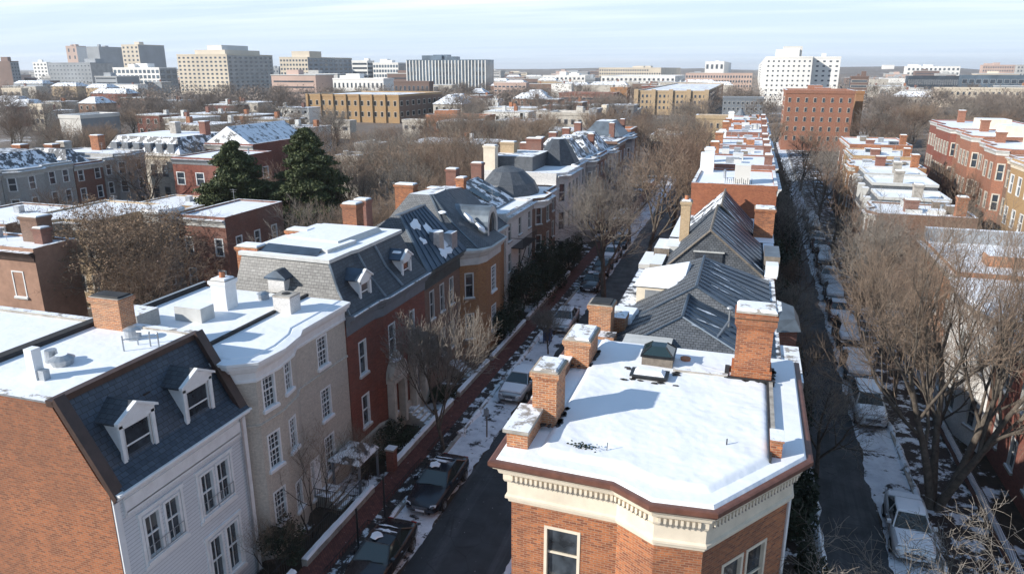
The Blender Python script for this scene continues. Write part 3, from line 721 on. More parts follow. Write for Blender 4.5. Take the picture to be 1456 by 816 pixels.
    w = MB(); w.sweep([(-19.0,31.32),(-19.0,34.3),(-18.75,34.9),(-18.7,40.4)], [(0,0),(.12,0),(.12,1.2),(0,1.3)], 'limestone'); w.build('plinth', t)
    chimney(t, -25.9, 33.4, 1.35, .9, 9.2, 11.6, 'brick_orange'); chimney(t, -25.4, 37.5, 1.5, .9, 10.5, 11.7, 'brick_orange')
    chimney(t, -23.8, 41.0, 1.0, .9, 10.5, 12.8, 'brick_orange')
    return t
red_mansard()
# --- brown brick house with steep green-grey metal roof, and its amber neighbour with arched dormer
def brown_and_amber():
    poly = [(-19.1,41.0),(-19.1,47.4),(-27,47.4),(-27,41.0)]
    W = {0: [(u,z,.75,h,'dark1') for u in (1.0,2.7,4.4) for z, h in ((5.0,2.0),(1.8,2.0))]}
    t = house('row_house', 'brown brick row house under steep dark metal roof, right of the red mansard house', 'house', poly, 8.0, 'brick_brown', W)
    cornice(t, [(-27,41.0),(-19.1,41.0),(-19.1,47.4)], 8.6, 'metal_roof_green', 1.0, [(0,7.3),(.05,7.3),(.06,8.0),(.3,8.2),(.45,8.3),(.45,8.5),(.55,8.52),(.55,8.62),(0,8.66)], snowtop=False)
    m_ = MB(); B = at3([(-18.55,40.7),(-18.55,47.5),(-27,47.5),(-27,40.7)], 8.66); T = at3([(-21.6,43.2),(-21.6,47.3),(-22.0,47.3),(-22.0,43.2)], 11.7)
    for i_ in range(4): m_.face([B[i_], B[(i_+1)%4], T[(i_+1)%4], T[i_]], ('metal_roof','metal_roof','slate_snowy','slate_grey')[i_])
    m_.face(T, 'metal_roof'); m_.build('steep_roof', t)
    h = MB(); h.tube([B[0], T[0]], .09, 'metal_roof_pale', 5); h.tube([T[0], T[1]], .08, 'metal_roof_pale', 5)
    for k in range(1, 9):
        f_ = k/9; h.tube([(-18.55,40.7+6.8*f_,8.7),(-21.6,43.2+4.1*f_,11.73)], .03, 'metal_roof', 4)
    h.build('roof_seam', t)
    s = MB()
    for (k, y, rx, ry) in ((.75,44.0,.35,.7),(.6,45.0,.3,.5),(.3,45.4,.4,.8),(.15,44.6,.3,1.0),(.45,43.2,.2,.3)):
        x = -18.55-3.05*k; blob(s, (x, y), rx, ry, 0, .07, 'snow', 12, .4, zf=lambda X, Y: 8.70+3.04*(-18.55-X)/3.05)
    s.build('roof_snow', t)
    q = MB(); q.cyl((-19.6,44.6), .55, 9.2, 10.5, 'galvanized', 8, .5, 'snow'); q.box(-19.5,-18.9,45.6,46.6,9.0,10.15,'galvanized','snow'); q.build('roof_vent', t)
    chimney(t, -26.2, 46.6, 1.0, .9, 9, 12.0, 'brick_deep'); 
    st = MB()
    for i in range(5): st.box(-19.1, -17.4-.25*i, 44.5, 45.7, .17*i, .17*(i+1), 'stone', 'snow_ledge')
    st.build('front_steps', t)
    # amber
    poly = [(-19.1,47.42),(-18.0,48.3),(-17.7,49.2),(-17.7,52.4),(-18.9,53.8),(-18.9,57.0),(-27,57.0),(-27,47.42)]
    W = {0: [(.35,z,.7,h,'dark1') for z, h in ((4.9,1.9),(1.7,2.0))], 2: [(1.05,z,1.1,h,'tan6') for z, h in ((4.7,2.0),(1.6,2.0))], 4: [(1.0,z,.8,1.9,'dark1') for z in (4.8,1.7)], 3:[(.5,4.8,.7,1.9,'dark1')]}
    a = house('row_house', 'amber brick row house with a canted bay, pointed slate roof and tall arched dormer', 'house', poly, 7.9, 'brick_amber', W)
    cornice(a, poly[:6], 8.5, 'pale_trim', 1.0, [(0,7.35),(.06,7.4),(.08,7.9),(.2,8.0),(.3,8.25),(.5,8.35),(.55,8.55),(0,8.62)], snowtop=False)
    m_ = MB(); P = [(-19.1,47.6),(-17.9,48.1),(-17.3,49.2),(-17.3,52.5),(-18.6,53.9),(-18.6,57.0),(-26.5,57.0),(-26.5,47.6)]
    T = [(-22.3,49.8,12.0),(-22.2,49.9,12.0),(-22.1,50,12.0),(-22.1,52.0,12.0),(-22.2,52.4,12.0),(-22.2,56.6,11.6),(-24,56.6,11.6),(-24,49.8,12.0)]
    MD = [((p[0]*.5+q_[0]*.5)-.15, p[1]*.5+q_[1]*.5, 10.1) for p, q_ in zip(P, T)]
    m_.loft([at3(P, 8.6), MD, T], 'slate_grey', 'snow_thin'); m_.build('mansard_roof', a)
    hh = MB()
    for i in (0, 1, 4): hh.tube([at3(P, 8.6)[i], MD[i], T[i]], .09, 'metal_roof_pale', 5)
    hh.build('hip_flashing', a)
    # arched dormer: barrel vault facing the street
    d = MB(); yc, w, xf = 51.6, 1.15, -18.0
    A = [(yc-w, 8.65)]+[(yc-w*math.cos(th), 9.6+1.5*math.sin(th)) for th in [math.pi*k/10 for k in range(11)]]+[(yc+w, 8.65)]
    Ain = [(yc-w*.72, 8.65)]+[(yc-w*.72*math.cos(th), 9.5+1.15*math.sin(th)) for th in [math.pi*k/10 for k in range(11)]]+[(yc+w*.72, 8.65)]
    d.loft([[(xf,*p) for p in A],[(-22.0,*p) for p in A]], 'metal_roof_pale')
    for (p, q_, r_, s_) in zip(A, A[1:], Ain, Ain[1:]): d.face([(xf,*p),(xf,*q_),(xf,*s_),(xf,*r_)], 'pale_trim')
    d.loft([[(xf,*p) for p in Ain],[(xf-.2,*p) for p in Ain]], 'pale_trim')
    dm = d.build('arched_dormer', a)
    p = MB(); p.face([(xf-.18,*q_) for q_ in Ain], 'glass'); link('pane', p.mesh('pane'), dm)
    s = MB()
    for (x, y, rx, ry) in ((-19.3,50.0,.35,.3),(-18.4,50.1,.4,.25)): blob(s, (x,y), rx, ry, 9.0, .2, 'snow', zf=lambda X, Y: 8.75+(-17.3-X)*.8)
    blob(s, (-21.0,48.9), .35, .2, 0, .06, 'snow', 10, .5, zf=lambda X, Y: 10.9+.3*(Y-48.9))
    s.build('roof_snow', a)
    chimney(a, -22.4, 56.3, .7, .6, 10.5, 12.4, 'brick_orange'); chimney(a, -25.8, 53.0, 1.6, .9, 9.5, 12.2, 'brick_orange')
brown_and_amber()

def generic(name, label, x0, x1, y0, y1, z1, mat, face, wn, zs, st, w=.95, h=1.7, cat='house', group=None, par=None, roof='snow', corn='pale_trim', bow=0, both=True, sidewin=0, extra=None, ck=.9):
    """plain terrace house; face: 'E' (+X), 'W' (-X) or 'S' (-Y) is its street front"""
    if bow:
        k = bow
        if face == 'E':
            ym = y0+(y1-y0)*.55
            poly = [(x0,y0),(x1,y0),(x1,y0+.3),(x1+k,y0+1.2),(x1+k,ym-.9),(x1,ym),(x1,y1),(x0,y1)]; fe = [2,3,4,5]
        elif face == 'W':
            ym = y0+(y1-y0)*.55
            poly = [(x1,y0),(x1,y1),(x0,y1),(x0,ym),(x0-k,ym-.9),(x0-k,y0+1.2),(x0,y0+.3),(x0,y0)]; fe = [2,3,4,5]
        else:
            xm = x0+(x1-x0)*.55
            poly = [(x0,y0),(x0+.3,y0),(x0+1.2,y0-k),(xm-.9,y0-k),(xm,y0),(x1,y0),(x1,y1),(x0,y1)]; fe = [1,2,3,4]
    else:
        poly = [(x0,y0),(x1,y0),(x1,y1),(x0,y1)]; fe = {'S': [0], 'E': [1], 'W': [3], 'N': [2]}[face]
    W = {}
    for e in fe:
        L = elen(poly, e)
        n = wn if not bow else max(1, int(L/1.7))
        if L < 1.1: continue
        W[e] = grid(L, n, min(w, L-.5), zs, h, st, m=.45 if not bow else max(.2, (L-n*w)/(n+1)*.9))
    if sidewin:
        e = 0 if face != 'S' else 1
        if e is not None and not bow: W[e] = grid(elen(poly, e), sidewin, w, zs, h, st, m=1.2)
    t = house(name, label, cat, poly, z1, mat, W, group=group)
    roof_flat(t, poly, z1-.1, roof, .16, .1)
    if corn:
        pts = [poly[i] for i in fe]+[poly[(fe[-1]+1) % len(poly)]]
        cornice(t, pts, z1-.1, corn, ck)
    rr_ = random.Random(int(abs(x0*13+y0*7))); cx_, cy_ = (x0+x1)/2, (y0+y1)/2
    if y1-y0 > 3 and x1-x0 > 3:
        for _ in range(rr_.randint(1,3)):
            xx = cx_+rr_.uniform(-.32,.32)*(x1-x0); yy = cy_+rr_.uniform(-.3,.3)*(y1-y0); kind_ = rr_.random()
            v_ = MB()
            if kind_ < .4: v_.box(xx-.35,xx+.35,yy-.3,yy+.3,z1+.05,z1+.75,'galvanized','snow'); v_.build('cooling_unit', t)
            elif kind_ < .7: v_.cyl((xx,yy),.12,z1,z1+.7,'galvanized',8); v_.cyl((xx,yy),.2,z1+.7,z1+.82,'galvanized',8,.05); v_.build('vent_pipe', t)
            else: v_.tube([(xx,yy,z1),(xx,yy,z1+1.6)],.02,'galvanized',4); v_.tube([(xx-.4,yy,z1+1.5),(xx+.4,yy,z1+1.5)],.014,'galvanized',4); v_.tube([(xx-.3,yy,z1+1.3),(xx+.3,yy,z1+1.3)],.014,'galvanized',4); v_.build('aerial', t)
    q = MB(); q.sweep(poly, [(-.25,z1-.1),(-.25,z1+.22),(.02,z1+.22),(.02,z1-.2)], [par or mat, 'snow_ledge', par or mat], closed=True); q.build('parapet', t)
    return t
Z3 = (1.5, 4.5, 7.3)
def more_left():
    L = []
    t = generic('row_house', 'whitewashed row house with iron fire escape, just beyond the amber brick house', -27, -18.7, 57.0, 64.8, 9.2, 'brick_white_painted', 'E', 3, (1.2,4.2,6.9), 'dark1', corn='pale_trim')
    # iron balcony / escape
    q = MB()
    for z in (3.4, 6.2):
        q.box(-18.7,-17.6,58.3,62.6,z,z+.06,'black_metal')
        for k in range(18): q.tube([(-17.62,58.35+k*.25,z),(-17.62,58.35+k*.25,z+.9)], .02, 'black_metal', 4)
        q.tube([(-17.62,58.3,z+.9),(-17.62,62.6,z+.9)], .03, 'black_metal', 4); q.tube([(-18.7,58.3,z+.9),(-17.62,58.3,z+.9)], .03, 'black_metal', 4)
        q.tube([(-17.7,58.6,z-2.7),(-17.7,62.2,z)], .04, 'black_metal', 4); q.tube([(-18.3,58.6,z-2.7),(-18.3,62.2,z)], .04, 'black_metal', 4)
    q.build('fire_escape', t)
    m_ = MB(); m_.face([(-20.4,57.6,9.4),(-20.4,64.6,9.4),(-24,64.6,11.3),(-24,57.6,11.3)], 'slate_snowy'); m_.face([(-20.4,57.6,9.4),(-24,57.6,11.3),(-24,57.6,9.4)], 'slate_grey'); m_.face([(-24,57.6,9.3),(-24,57.6,11.3),(-24,64.6,11.3),(-24,64.6,9.3)], 'slate_grey'); m_.face([(-24,64.6,9.3),(-24,64.6,11.3),(-20.4,64.6,9.4)],'slate_grey'); m_.build('pitched_roof', t)
    for y in (59.5, 62): 
        q = MB(); zf = lambda x: 9.45+1.9*(-20.4-x)/3.6
        q.face([(-21.2,y,zf(-21.2)+.03),(-21.2,y+1.2,zf(-21.2)+.03),(-23,y+1.2,zf(-23)+.03),(-23,y,zf(-23)+.03)], 'car_glass'); q.build('skylight', t)
    chimney(t, -25.6, 59, 1.9, .9, 9.2, 11.0, 'brick_orange'); chimney(t, -25.8, 62.8, 1.0, .9, 9.2, 12.2, 'brick_deep')
    t = generic('row_house', 'brown brick row house with slate dome roof and white front edge, between two whitewashed houses', -27, -18.7, 64.85, 73.6, 9.2, 'brick_brown', 'E', 3, (1.2,4.2,6.9), 'dark1', corn='white_paint', bow=.8)
    m_ = MB(); P = [(-19.9+3.0*math.cos(a)-2.4, 69+3.7*math.sin(a)) for a in [math.tau*k/12 for k in range(12)]]
    C = (-22.6, 69); m_.loft([at3(P,9.3), [(C[0]+(p[0]-C[0])*.85, C[1]+(p[1]-C[1])*.85, 10.3) for p in P], [(C[0]+(p[0]-C[0])*.5, C[1]+(p[1]-C[1])*.5, 11.4) for p in P], [(C[0]+(p[0]-C[0])*.15, C[1]+(p[1]-C[1])*.15, 11.8) for p in P]], 'slate_grey', 'slate_grey'); m_.build('dome_roof', t)
    chimney(t, -26, 70, 1.1, .9, 9.2, 11.9, 'brick_deep'); chimney(t, -26.3, 66.5, .8, .8, 9.2, 10.9, 'brick_orange')
    t = generic('row_house', 'tall lilac-white row house with dark conical tower roof in the left row', -27, -18.7, 73.65, 88, 10.4, 'brick_white_painted', 'E', 5, (1.5,4.6,7.6), 'far_d', corn='pale_trim', bow=.9, w=1.0, h=1.9)
    m_ = MB()
    for yc in (83.5,):
        P = [(-21+2.6*math.cos(a), yc+3.2*math.sin(a)) for a in [math.tau*k/8+.39 for k in range(8)]]; m_.loft([at3(P, 10.4), [(-21+(p[0]+21)*.6, yc+(p[1]-yc)*.6, 12.2) for p in P], [(-21+(p[0]+21)*.3, yc+(p[1]-yc)*.3, 13.3) for p in P]], 'slate_dark', 'snow')
    m_.build('tower_roof', t)
    q = MB(); q.prism([(-26.5,75.5),(-21.8,75.5),(-21.8,82),(-26.5,82)], 10.3, 12.0, 'slate_grey', 'snow_thin'); q.build('roof_storey', t)
    chimney(t, -26.2, 74.6, 1.3, 1.0, 10.2, 13.2, 'cream_paint'); chimney(t, -25.6, 79, 1.6, 1.2, 10.2, 13.2, 'brick_buff'); chimney(t, -24.9, 87.2, 1.9, 1.1, 10.2, 12.9, 'brick_deep')
    specs = [(88.05,95,10.2,'brick_grey_painted','grey-painted row house with a snow-dusted domed roof beyond the lilac-white house','pale_trim'),
             (95.05,102,10.0,'brick_deep','dark red brick row house with snowy hipped roof, far along the left row','stone'),
             (102.05,110,9.8,'brick_grey_painted','light grey row house with blue slate hip roof, far along the left row','pale_trim'),
             (110.05,118,10.4,'brick_brown','brown brick row house with twin red chimneys, far along the left row','stone'),
             (118.05,128,10.4,'brick_grey_painted','grey house with blue-grey turret roof at the far end of the left row','grey_trim')]
    for i, (ya, yb, z, mt, lb, cn) in enumerate(specs):
        t = generic('row_house', lb, -28, -18.7, ya, yb, z, mt, 'E', 3, (1.5,4.5,7.2), 'far_w', corn=cn, bow=.8 if i % 2 == 0 else 0)
        m_ = MB(); P = [(-26,ya+.6),(-19.6,ya+.6),(-19.6,yb-.6),(-26,yb-.6)]; m_.loft([at3(P, z), at3(inset(P, 1.9), z+(2.4 if i != 3 else .5))], 'slate_snowy' if i < 4 else 'metal_roof_pale', 'snow_thin'); m_.build('hip_roof', t)
        chimney(t, -26.8, ya+1.4, 1.1, 1.0, z, z+1.9+.3*(i%3), 'brick_deep' if i != 1 else 'brick_orange'); 
        if i in (1, 3, 4): chimney(t, -20.8, yb-.8, .8, .8, z, z+2.4, 'brick_deep')
more_left()

# ================================================================ CORNER HOUSE (nearest, centre right)
def corner_house():
    E = [(-6.4,17.95),(-2.8,17.8),(-1.65,17.1),(0.05,17.25),(2.55,20.8),(2.55,28.6),(-6.4,28.6)]
    poly = inset(E, .5)
    poly[5] = (poly[5][0], 28.6); poly[6] = (poly[6][0], 28.6)
    L0 = elen(poly, 0); L2 = elen(poly, 2); L3 = elen(poly, 3)
    W = {0: [(1.05,z,1.12,h,'cream1') for z, h in ((6.05,1.85),(2.6,2.0))],
         2: [(L2/2-.42,z,.9,h,'cream1') for z, h in ((5.4,2.05),(2.3,2.1))],
         3: [(L3/2-1.05,z,1.0,h,'cream1') for z, h in ((5.5,2.1),(2.3,2.1))]+[(L3/2+.08,z,1.0,h,'cream1') for z, h in ((5.5,2.1),(2.3,2.1))],
         4: grid(elen(poly,4), 3, 1.0, (2.4,5.5), 1.8, 'cream1', 1.0)}
    t = house('corner_house', 'orange brick corner house with cream dentilled cornice and flat snow-covered roof, nearest the camera', 'house', poly, 8.6, 'brick_orange', W)
    pr = [(0,8.5),(.07,8.52),(.09,8.62),(.16,8.66),(.16,8.74),(.1,8.78),(.1,9.2),(.17,9.24),(.2,9.32),(.2,9.52),(.3,9.56),(.34,9.7),(.44,9.76),(.46,9.86)]
    line = [(-5.9,28.6)] + poly[:5] + [(poly[5][0], 28.6)]
    c = MB(); c.sweep(line, pr, 'cream_paint'); co = c.build('cornice', t)
    g = MB(); g.sweep(line, [(.46,9.84),(.5,9.82),(.56,9.9),(.56,10.02),(.5,10.04),(.38,10.04),(.38,9.9)], 'copper_brown'); g.build('gutter', t)
    d = MB()
    for i in (0, 1, 2, 3, 4):
        a, b = poly[i], poly[i+1]; L = elen(poly, i); dx, dy = (b[0]-a[0])/L, (b[1]-a[1])/L; nx, ny = dy, -dx
        k = .1
        while k < L-.1:
            cx_, cy_ = a[0]+dx*k, a[1]+dy*k
            d.obox((cx_+nx*.235, cy_+ny*.235, 9.36), math.atan2(dy, dx), .075, .09, .15, 'cream_paint'); 
            d.obox((cx_+nx*.225, cy_+ny*.225, 9.28), math.atan2(dy, dx), .03, .06, .07, 'stone')
            k += .15
        # scroll band: small raised rosettes along the frieze of the straight front
    link('dentils', d.mesh('dentils'), co)
    # roof: ledge of snow, low lip, then the main sheet
    r = MB(); P1 = inset(E, .1); P1[5] = (P1[5][0], 28.6); P1[6] = (P1[6][0], 28.6)
    P2 = inset(E, .2); P2[5] = (P2[5][0], 28.55); P2[6] = (P2[6][0], 28.55)
    r.loft([at3(P1, 9.98), at3(P2, 10.12)], 'snow', 'snow'); r.build('roof', t)
    # drifted main sheet as a displaced grid inside the lip
    Q = [(-5.0,18.7),(-2.7,18.6),(-1.5,18.0),(-.25,18.1),(1.3,20.2),(1.3,25.9),(-5.0,28.4)]
    def inside(x, y):
        c_ = False; n = len(Q); j = n-1
        for i in range(n):
            if (Q[i][1] > y) != (Q[j][1] > y) and x < (Q[j][0]-Q[i][0])*(y-Q[i][1])/(Q[j][1]-Q[i][1])+Q[i][0]: c_ = not c_
            j = i
        return c_
    from mathutils import noise as mn
    s = MB(); nx, ny = 90, 130; X0, X1, Y0, Y1 = -5.95, 1.45, 17.7, 28.5; idx = {}
    def edge(x, y):
        dmin = 9; n = len(Q)
        for i in range(n):
            a = Vector(Q[i]); b = Vector(Q[(i+1) % n]); p = Vector((x, y)); ab = b-a
            t_ = max(0, min(1, (p-a).dot(ab)/ab.dot(ab))); dmin = min(dmin, (p-a-ab*t_).length)
        return dmin
    for i in range(nx+1):
        for j in range(ny+1):
            x = X0+(X1-X0)*i/nx; y = Y0+(Y1-Y0)*j/ny
            e = edge(x, y); ins_ = inside(x, y); e = e if ins_ else -e
            k = max(0, min(1, (e+.22)/.3)); k = k*k*(3-2*k)
            z = 10.09+k*.17 + (.035*mn.noise(Vector((x*.9,y*.9,0)))+.012*mn.noise(Vector((x*4,y*4,3))))*k
            idx[i, j] = len(s.v); s.v.append((x, y, z if k > 0 else 10.03))
    mi = s.mi('snow')
    for i in range(nx):
        for j in range(ny):
            q = (idx[i,j], idx[i+1,j], idx[i+1,j+1], idx[i,j+1])
            if max(s.v[a][2] for a in q) < 10.06: continue
            s.f.append(q); s.m.append(mi)
    s.build('roof_snow', t, smooth=True)
    # left parapet: brick with snowy stone capping, stepped
    p = MB()
    p.box(-6.15, -5.5, 18.75, 20.5, 9.9, 10.62, 'brick_orange_worn'); p.box(-6.25, -5.45, 18.65, 20.5, 10.62, 10.74, 'stone', 'snow_ledge')
    p.box(-6.1, -5.7, 21.3, 25.3, 9.9, 10.5, 'brick_brown'); p.box(-6.15, -5.65, 21.3, 25.3, 10.5, 10.58, 'stone', 'snow')
    p.box(-6.0, -5.6, 26.9, 28.6, 9.9, 10.4, 'brick_brown', 'snow_ledge')
    p.build('parapet', t)
    chimney(t, -5.42, 20.9, .78, 1.15, 9.9, 12.0, 'brick_orange_worn', cap='snow_ledge', bands=True)
    chimney(t, -5.5, 26.1, .95, 1.7, 9.9, 11.25, 'brick_orange_worn', cap='snow_ledge')
    k = MB()   # big chimney with battered foot and corbelled head
    x0, x1, y0, y1 = .18, 1.42, 26.0, 26.95
    k.box(x0-.14,x1+.14,y0-.14,y1+.14,9.9,10.2,'brick_orange'); k.box(x0-.08,x1+.08,y0-.08,y1+.08,10.2,10.55,'brick_orange'); k.box(x0,x1,y0,y1,10.55,12.1,'brick_orange')
    for i, (o, za, zb) in enumerate(((.03,12.1,12.18),(.06,12.18,12.26),(.1,12.26,12.46),(.05,12.46,12.52),(.12,12.52,12.64),(.06,12.64,12.7))): k.box(x0-o,x1+o,y0-o,y1+o,za,zb,'brick_orange')
    ck = k.build('chimney', t)
    q = MB(); q.box(x0-.08,x1+.08,y0-.08,y1+.08,12.7,12.78,'stone'); q.loft([at3([(x0-.07,y0-.07),(x1+.07,y0-.07),(x1+.07,y1+.07),(x0-.07,y1+.07)],12.781), at3([(x0,y0),(x1,y0),(x1,y1),(x0,y1)],12.87)],'snow_ledge','snow_ledge'); link('snow_cap', q.mesh('snow_cap'), ck)
    q = MB(); q.box(x0-.22,x1+.2,y0-.3,y0-.14,10.1,10.3,'tar'); q.box(x0-.3,x0-.14,y0-.3,y1,10.1,10.28,'tar'); q.build('flashing', t)
    # low kerb from skylight to the big chimney, right kerb, small pier
    q = MB(); q.box(-1.95,.0,25.75,25.95,10.1,10.34,'stone','snow_ledge'); q.box(1.42,1.55,20.6,25.7,10.05,10.3,'galvanized','stone'); q.build('roof_kerb', t)
    q = MB(); q.box(1.38,1.7,20.5,21.2,9.98,10.62,'brick_orange'); q.box(1.34,1.74,20.46,21.24,10.62,10.68,'brick_orange','snow_ledge'); q.build('brick_pier', t)
    q = MB(); q.box(1.35,1.42,20.1,25.7,10.05,10.29,'tar'); q.build('flashing', t)
    # skylights
    q = MB(); q.box(-3.3,-2.1,24.6,25.2,10.1,10.42,'tar'); q.box(-3.38,-2.02,24.52,25.28,10.38,10.44,'black_metal'); q.loft([at3([(-3.25,24.62),(-2.15,24.62),(-2.15,25.18),(-3.25,25.18)],10.441), at3([(-3.12,24.75),(-2.28,24.75),(-2.28,25.08),(-3.12,25.08)],10.56)],'snow','snow'); q.build('skylight', t)
    q = MB(); q.box(-3.15,-2.0,26.0,27.1,10.1,10.6,'wood_grey'); q.box(-3.2,-1.95,25.95,27.15,10.6,10.68,'black_metal')
    q.loft([at3([(-3.15,26.0),(-2.0,26.0),(-2.0,27.1),(-3.15,27.1)],10.681), at3([(-2.85,26.3),(-2.3,26.3),(-2.3,26.8),(-2.85,26.8)],10.95)],'car_glass','car_glass')
    for a, b in (((-3.15,26.0),(-2.85,26.3)),((-2.0,26.0),(-2.3,26.3)),((-2.0,27.1),(-2.3,26.8)),((-3.15,27.1),(-2.85,26.8))): q.tube([(*a,10.69),(*b,10.96)],.025,'black_metal',4)
    q.build('roof_lantern', t)
    q = MB(); q.cyl((-1.6,27.0), .17, 10.1, 10.35, 'terracotta', 12, .2); q.build('roof_pot', t)
    # dark debris round the skylight
    q = MB(); random.seed(5)
    for _ in range(26): x, y = random.uniform(-3.7,-1.7), random.choice([24.45,25.4,25.6])+random.uniform(-.08,.08); blob(q, (x,y), .12, .06, 10.27, .03, 'tar', 7, .4)
    for cx0, cx1, cy0, cy1 in ((-5.85,-4.98,20.2,21.55),(-6.0,-4.98,25.2,27.0),(0.0,1.55,25.75,27.1)):
        for _ in range(16):
            e_ = random.random(); x, y = (cx1+.03, random.uniform(cy0,cy1)) if e_ < .6 else (random.uniform(cx0,cx1), cy0-.04)
            blob(q, (x,y), random.uniform(.05,.13), random.uniform(.08,.2), 10.262, .012, 'tar', 8, .4)
    q.build('roof_debris', t)['kind'] = 'stuff'
    v = MB(); v.tube([(.15,20.6,10.2),(.15,20.6,10.45)], .02, 'black_metal', 5); v.tube([(-3.2,19.2,10.2),(-3.18,19.2,10.5)], .012, 'black_metal', 5); v.build('roof_pin', t)
    # downpipe at the right corner
    v = MB(); v.tube([(2.13,21.25,9.5),(2.13,21.25,.1)], .06, 'white_paint', 8); v.build('downpipe', t)
    return t
corner_house()
pl = MB(); random.seed(3)
for _ in range(70):
    x, y = -3.9+random.gauss(0,.22), 19.15+random.gauss(0,.06); a = random.uniform(0,6.28); z = 10.24+random.random()*.14
    pl.face([(x,y,z),(x+.05*math.cos(a),y+.05*math.sin(a),z+.03),(x+.1*math.cos(a),y+.1*math.sin(a),z),(x+.05*math.cos(a+.6),y+.05*math.sin(a+.6),z-.01)],'leaf_dark')
tag(center(pl.build('ivy_sprig')), 'small dark evergreen sprig poking through the snow on the corner house roof', 'plant')

def gable_roof(t, x0, x1, xr, y0, y1, ze0, ze1, zr, mat, matl=None, gable='slate_grey', seams=0, hip0=0, hip1=0, name='gable_roof', th=.1):
    m = MB(); a = y0+hip0; b = y1-hip1
    m.face([(x1,y0,ze1),(x1,y1,ze1),(xr,b,zr),(xr,a,zr)], mat); m.face([(x0,y1,ze0),(x0,y0,ze0),(xr,a,zr),(xr,b,zr)], matl or mat)
    m.face([(x0,y0,ze0),(x1,y0,ze1),(xr,a,zr)], (matl or mat) if hip0 else gable); m.face([(x1,y1,ze1),(x0,y1,ze0),(xr,b,zr)], (matl or mat) if hip1 else gable)
    m.build(name, t)
    s = MB()
    s.tube([(xr,a-.05,zr+.03),(xr,b+.05,zr+.03)], .08, 'wood_grey' if not hip0 else 'metal_roof', 6)
    if not hip0:
        s.tube([(x0,y0-.06,ze0+.02),(xr,a-.06,zr+.03)], .07, 'wood_grey', 5); s.tube([(xr,a-.06,zr+.03),(x1,y0-.06,ze1+.02)], .07, 'wood_grey', 5)
    else:
        s.tube([(x0,y0,ze0+.02),(xr,a,zr+.03)], .05, 'metal_roof', 5); s.tube([(xr,a,zr+.03),(x1,y0,ze1+.02)], .05, 'metal_roof', 5)
    for k in range(1, seams):
        y = a+(b-a)*k/seams; ye = y0+(y1-y0)*k/seams
        s.tube([(x1,ye,ze1+.02),(xr,y,zr+.03)], .022, mat, 4); s.tube([(x0,ye,ze0+.02),(xr,y,zr+.03)], .022, matl or mat, 4)
    s.build('roof_seam', t)
def streaks(t, spec, zf, seed=1):
    s = MB(); random.seed(seed)
    for (x, y, L, w, a) in spec:
        dx, dy = math.cos(a), math.sin(a); n = 7; A = []; B = []
        top = []
        for k in range(n+1):
            u = L*(k/n-.5); wv = 2.1*w*math.sin(math.pi*(k+.3)/(n+.6))*random.uniform(.5,1)
            A.append((x+dx*u-dy*wv, y+dy*u+dx*wv)); B.append((x+dx*u+dy*wv, y+dy*u-dx*wv))
        P = A+B[::-1]
        s.face([(p[0],p[1],zf(p[0],p[1])+.035) for p in reversed(P)], 'snow_ledge')
    s.build('roof_snow', t)
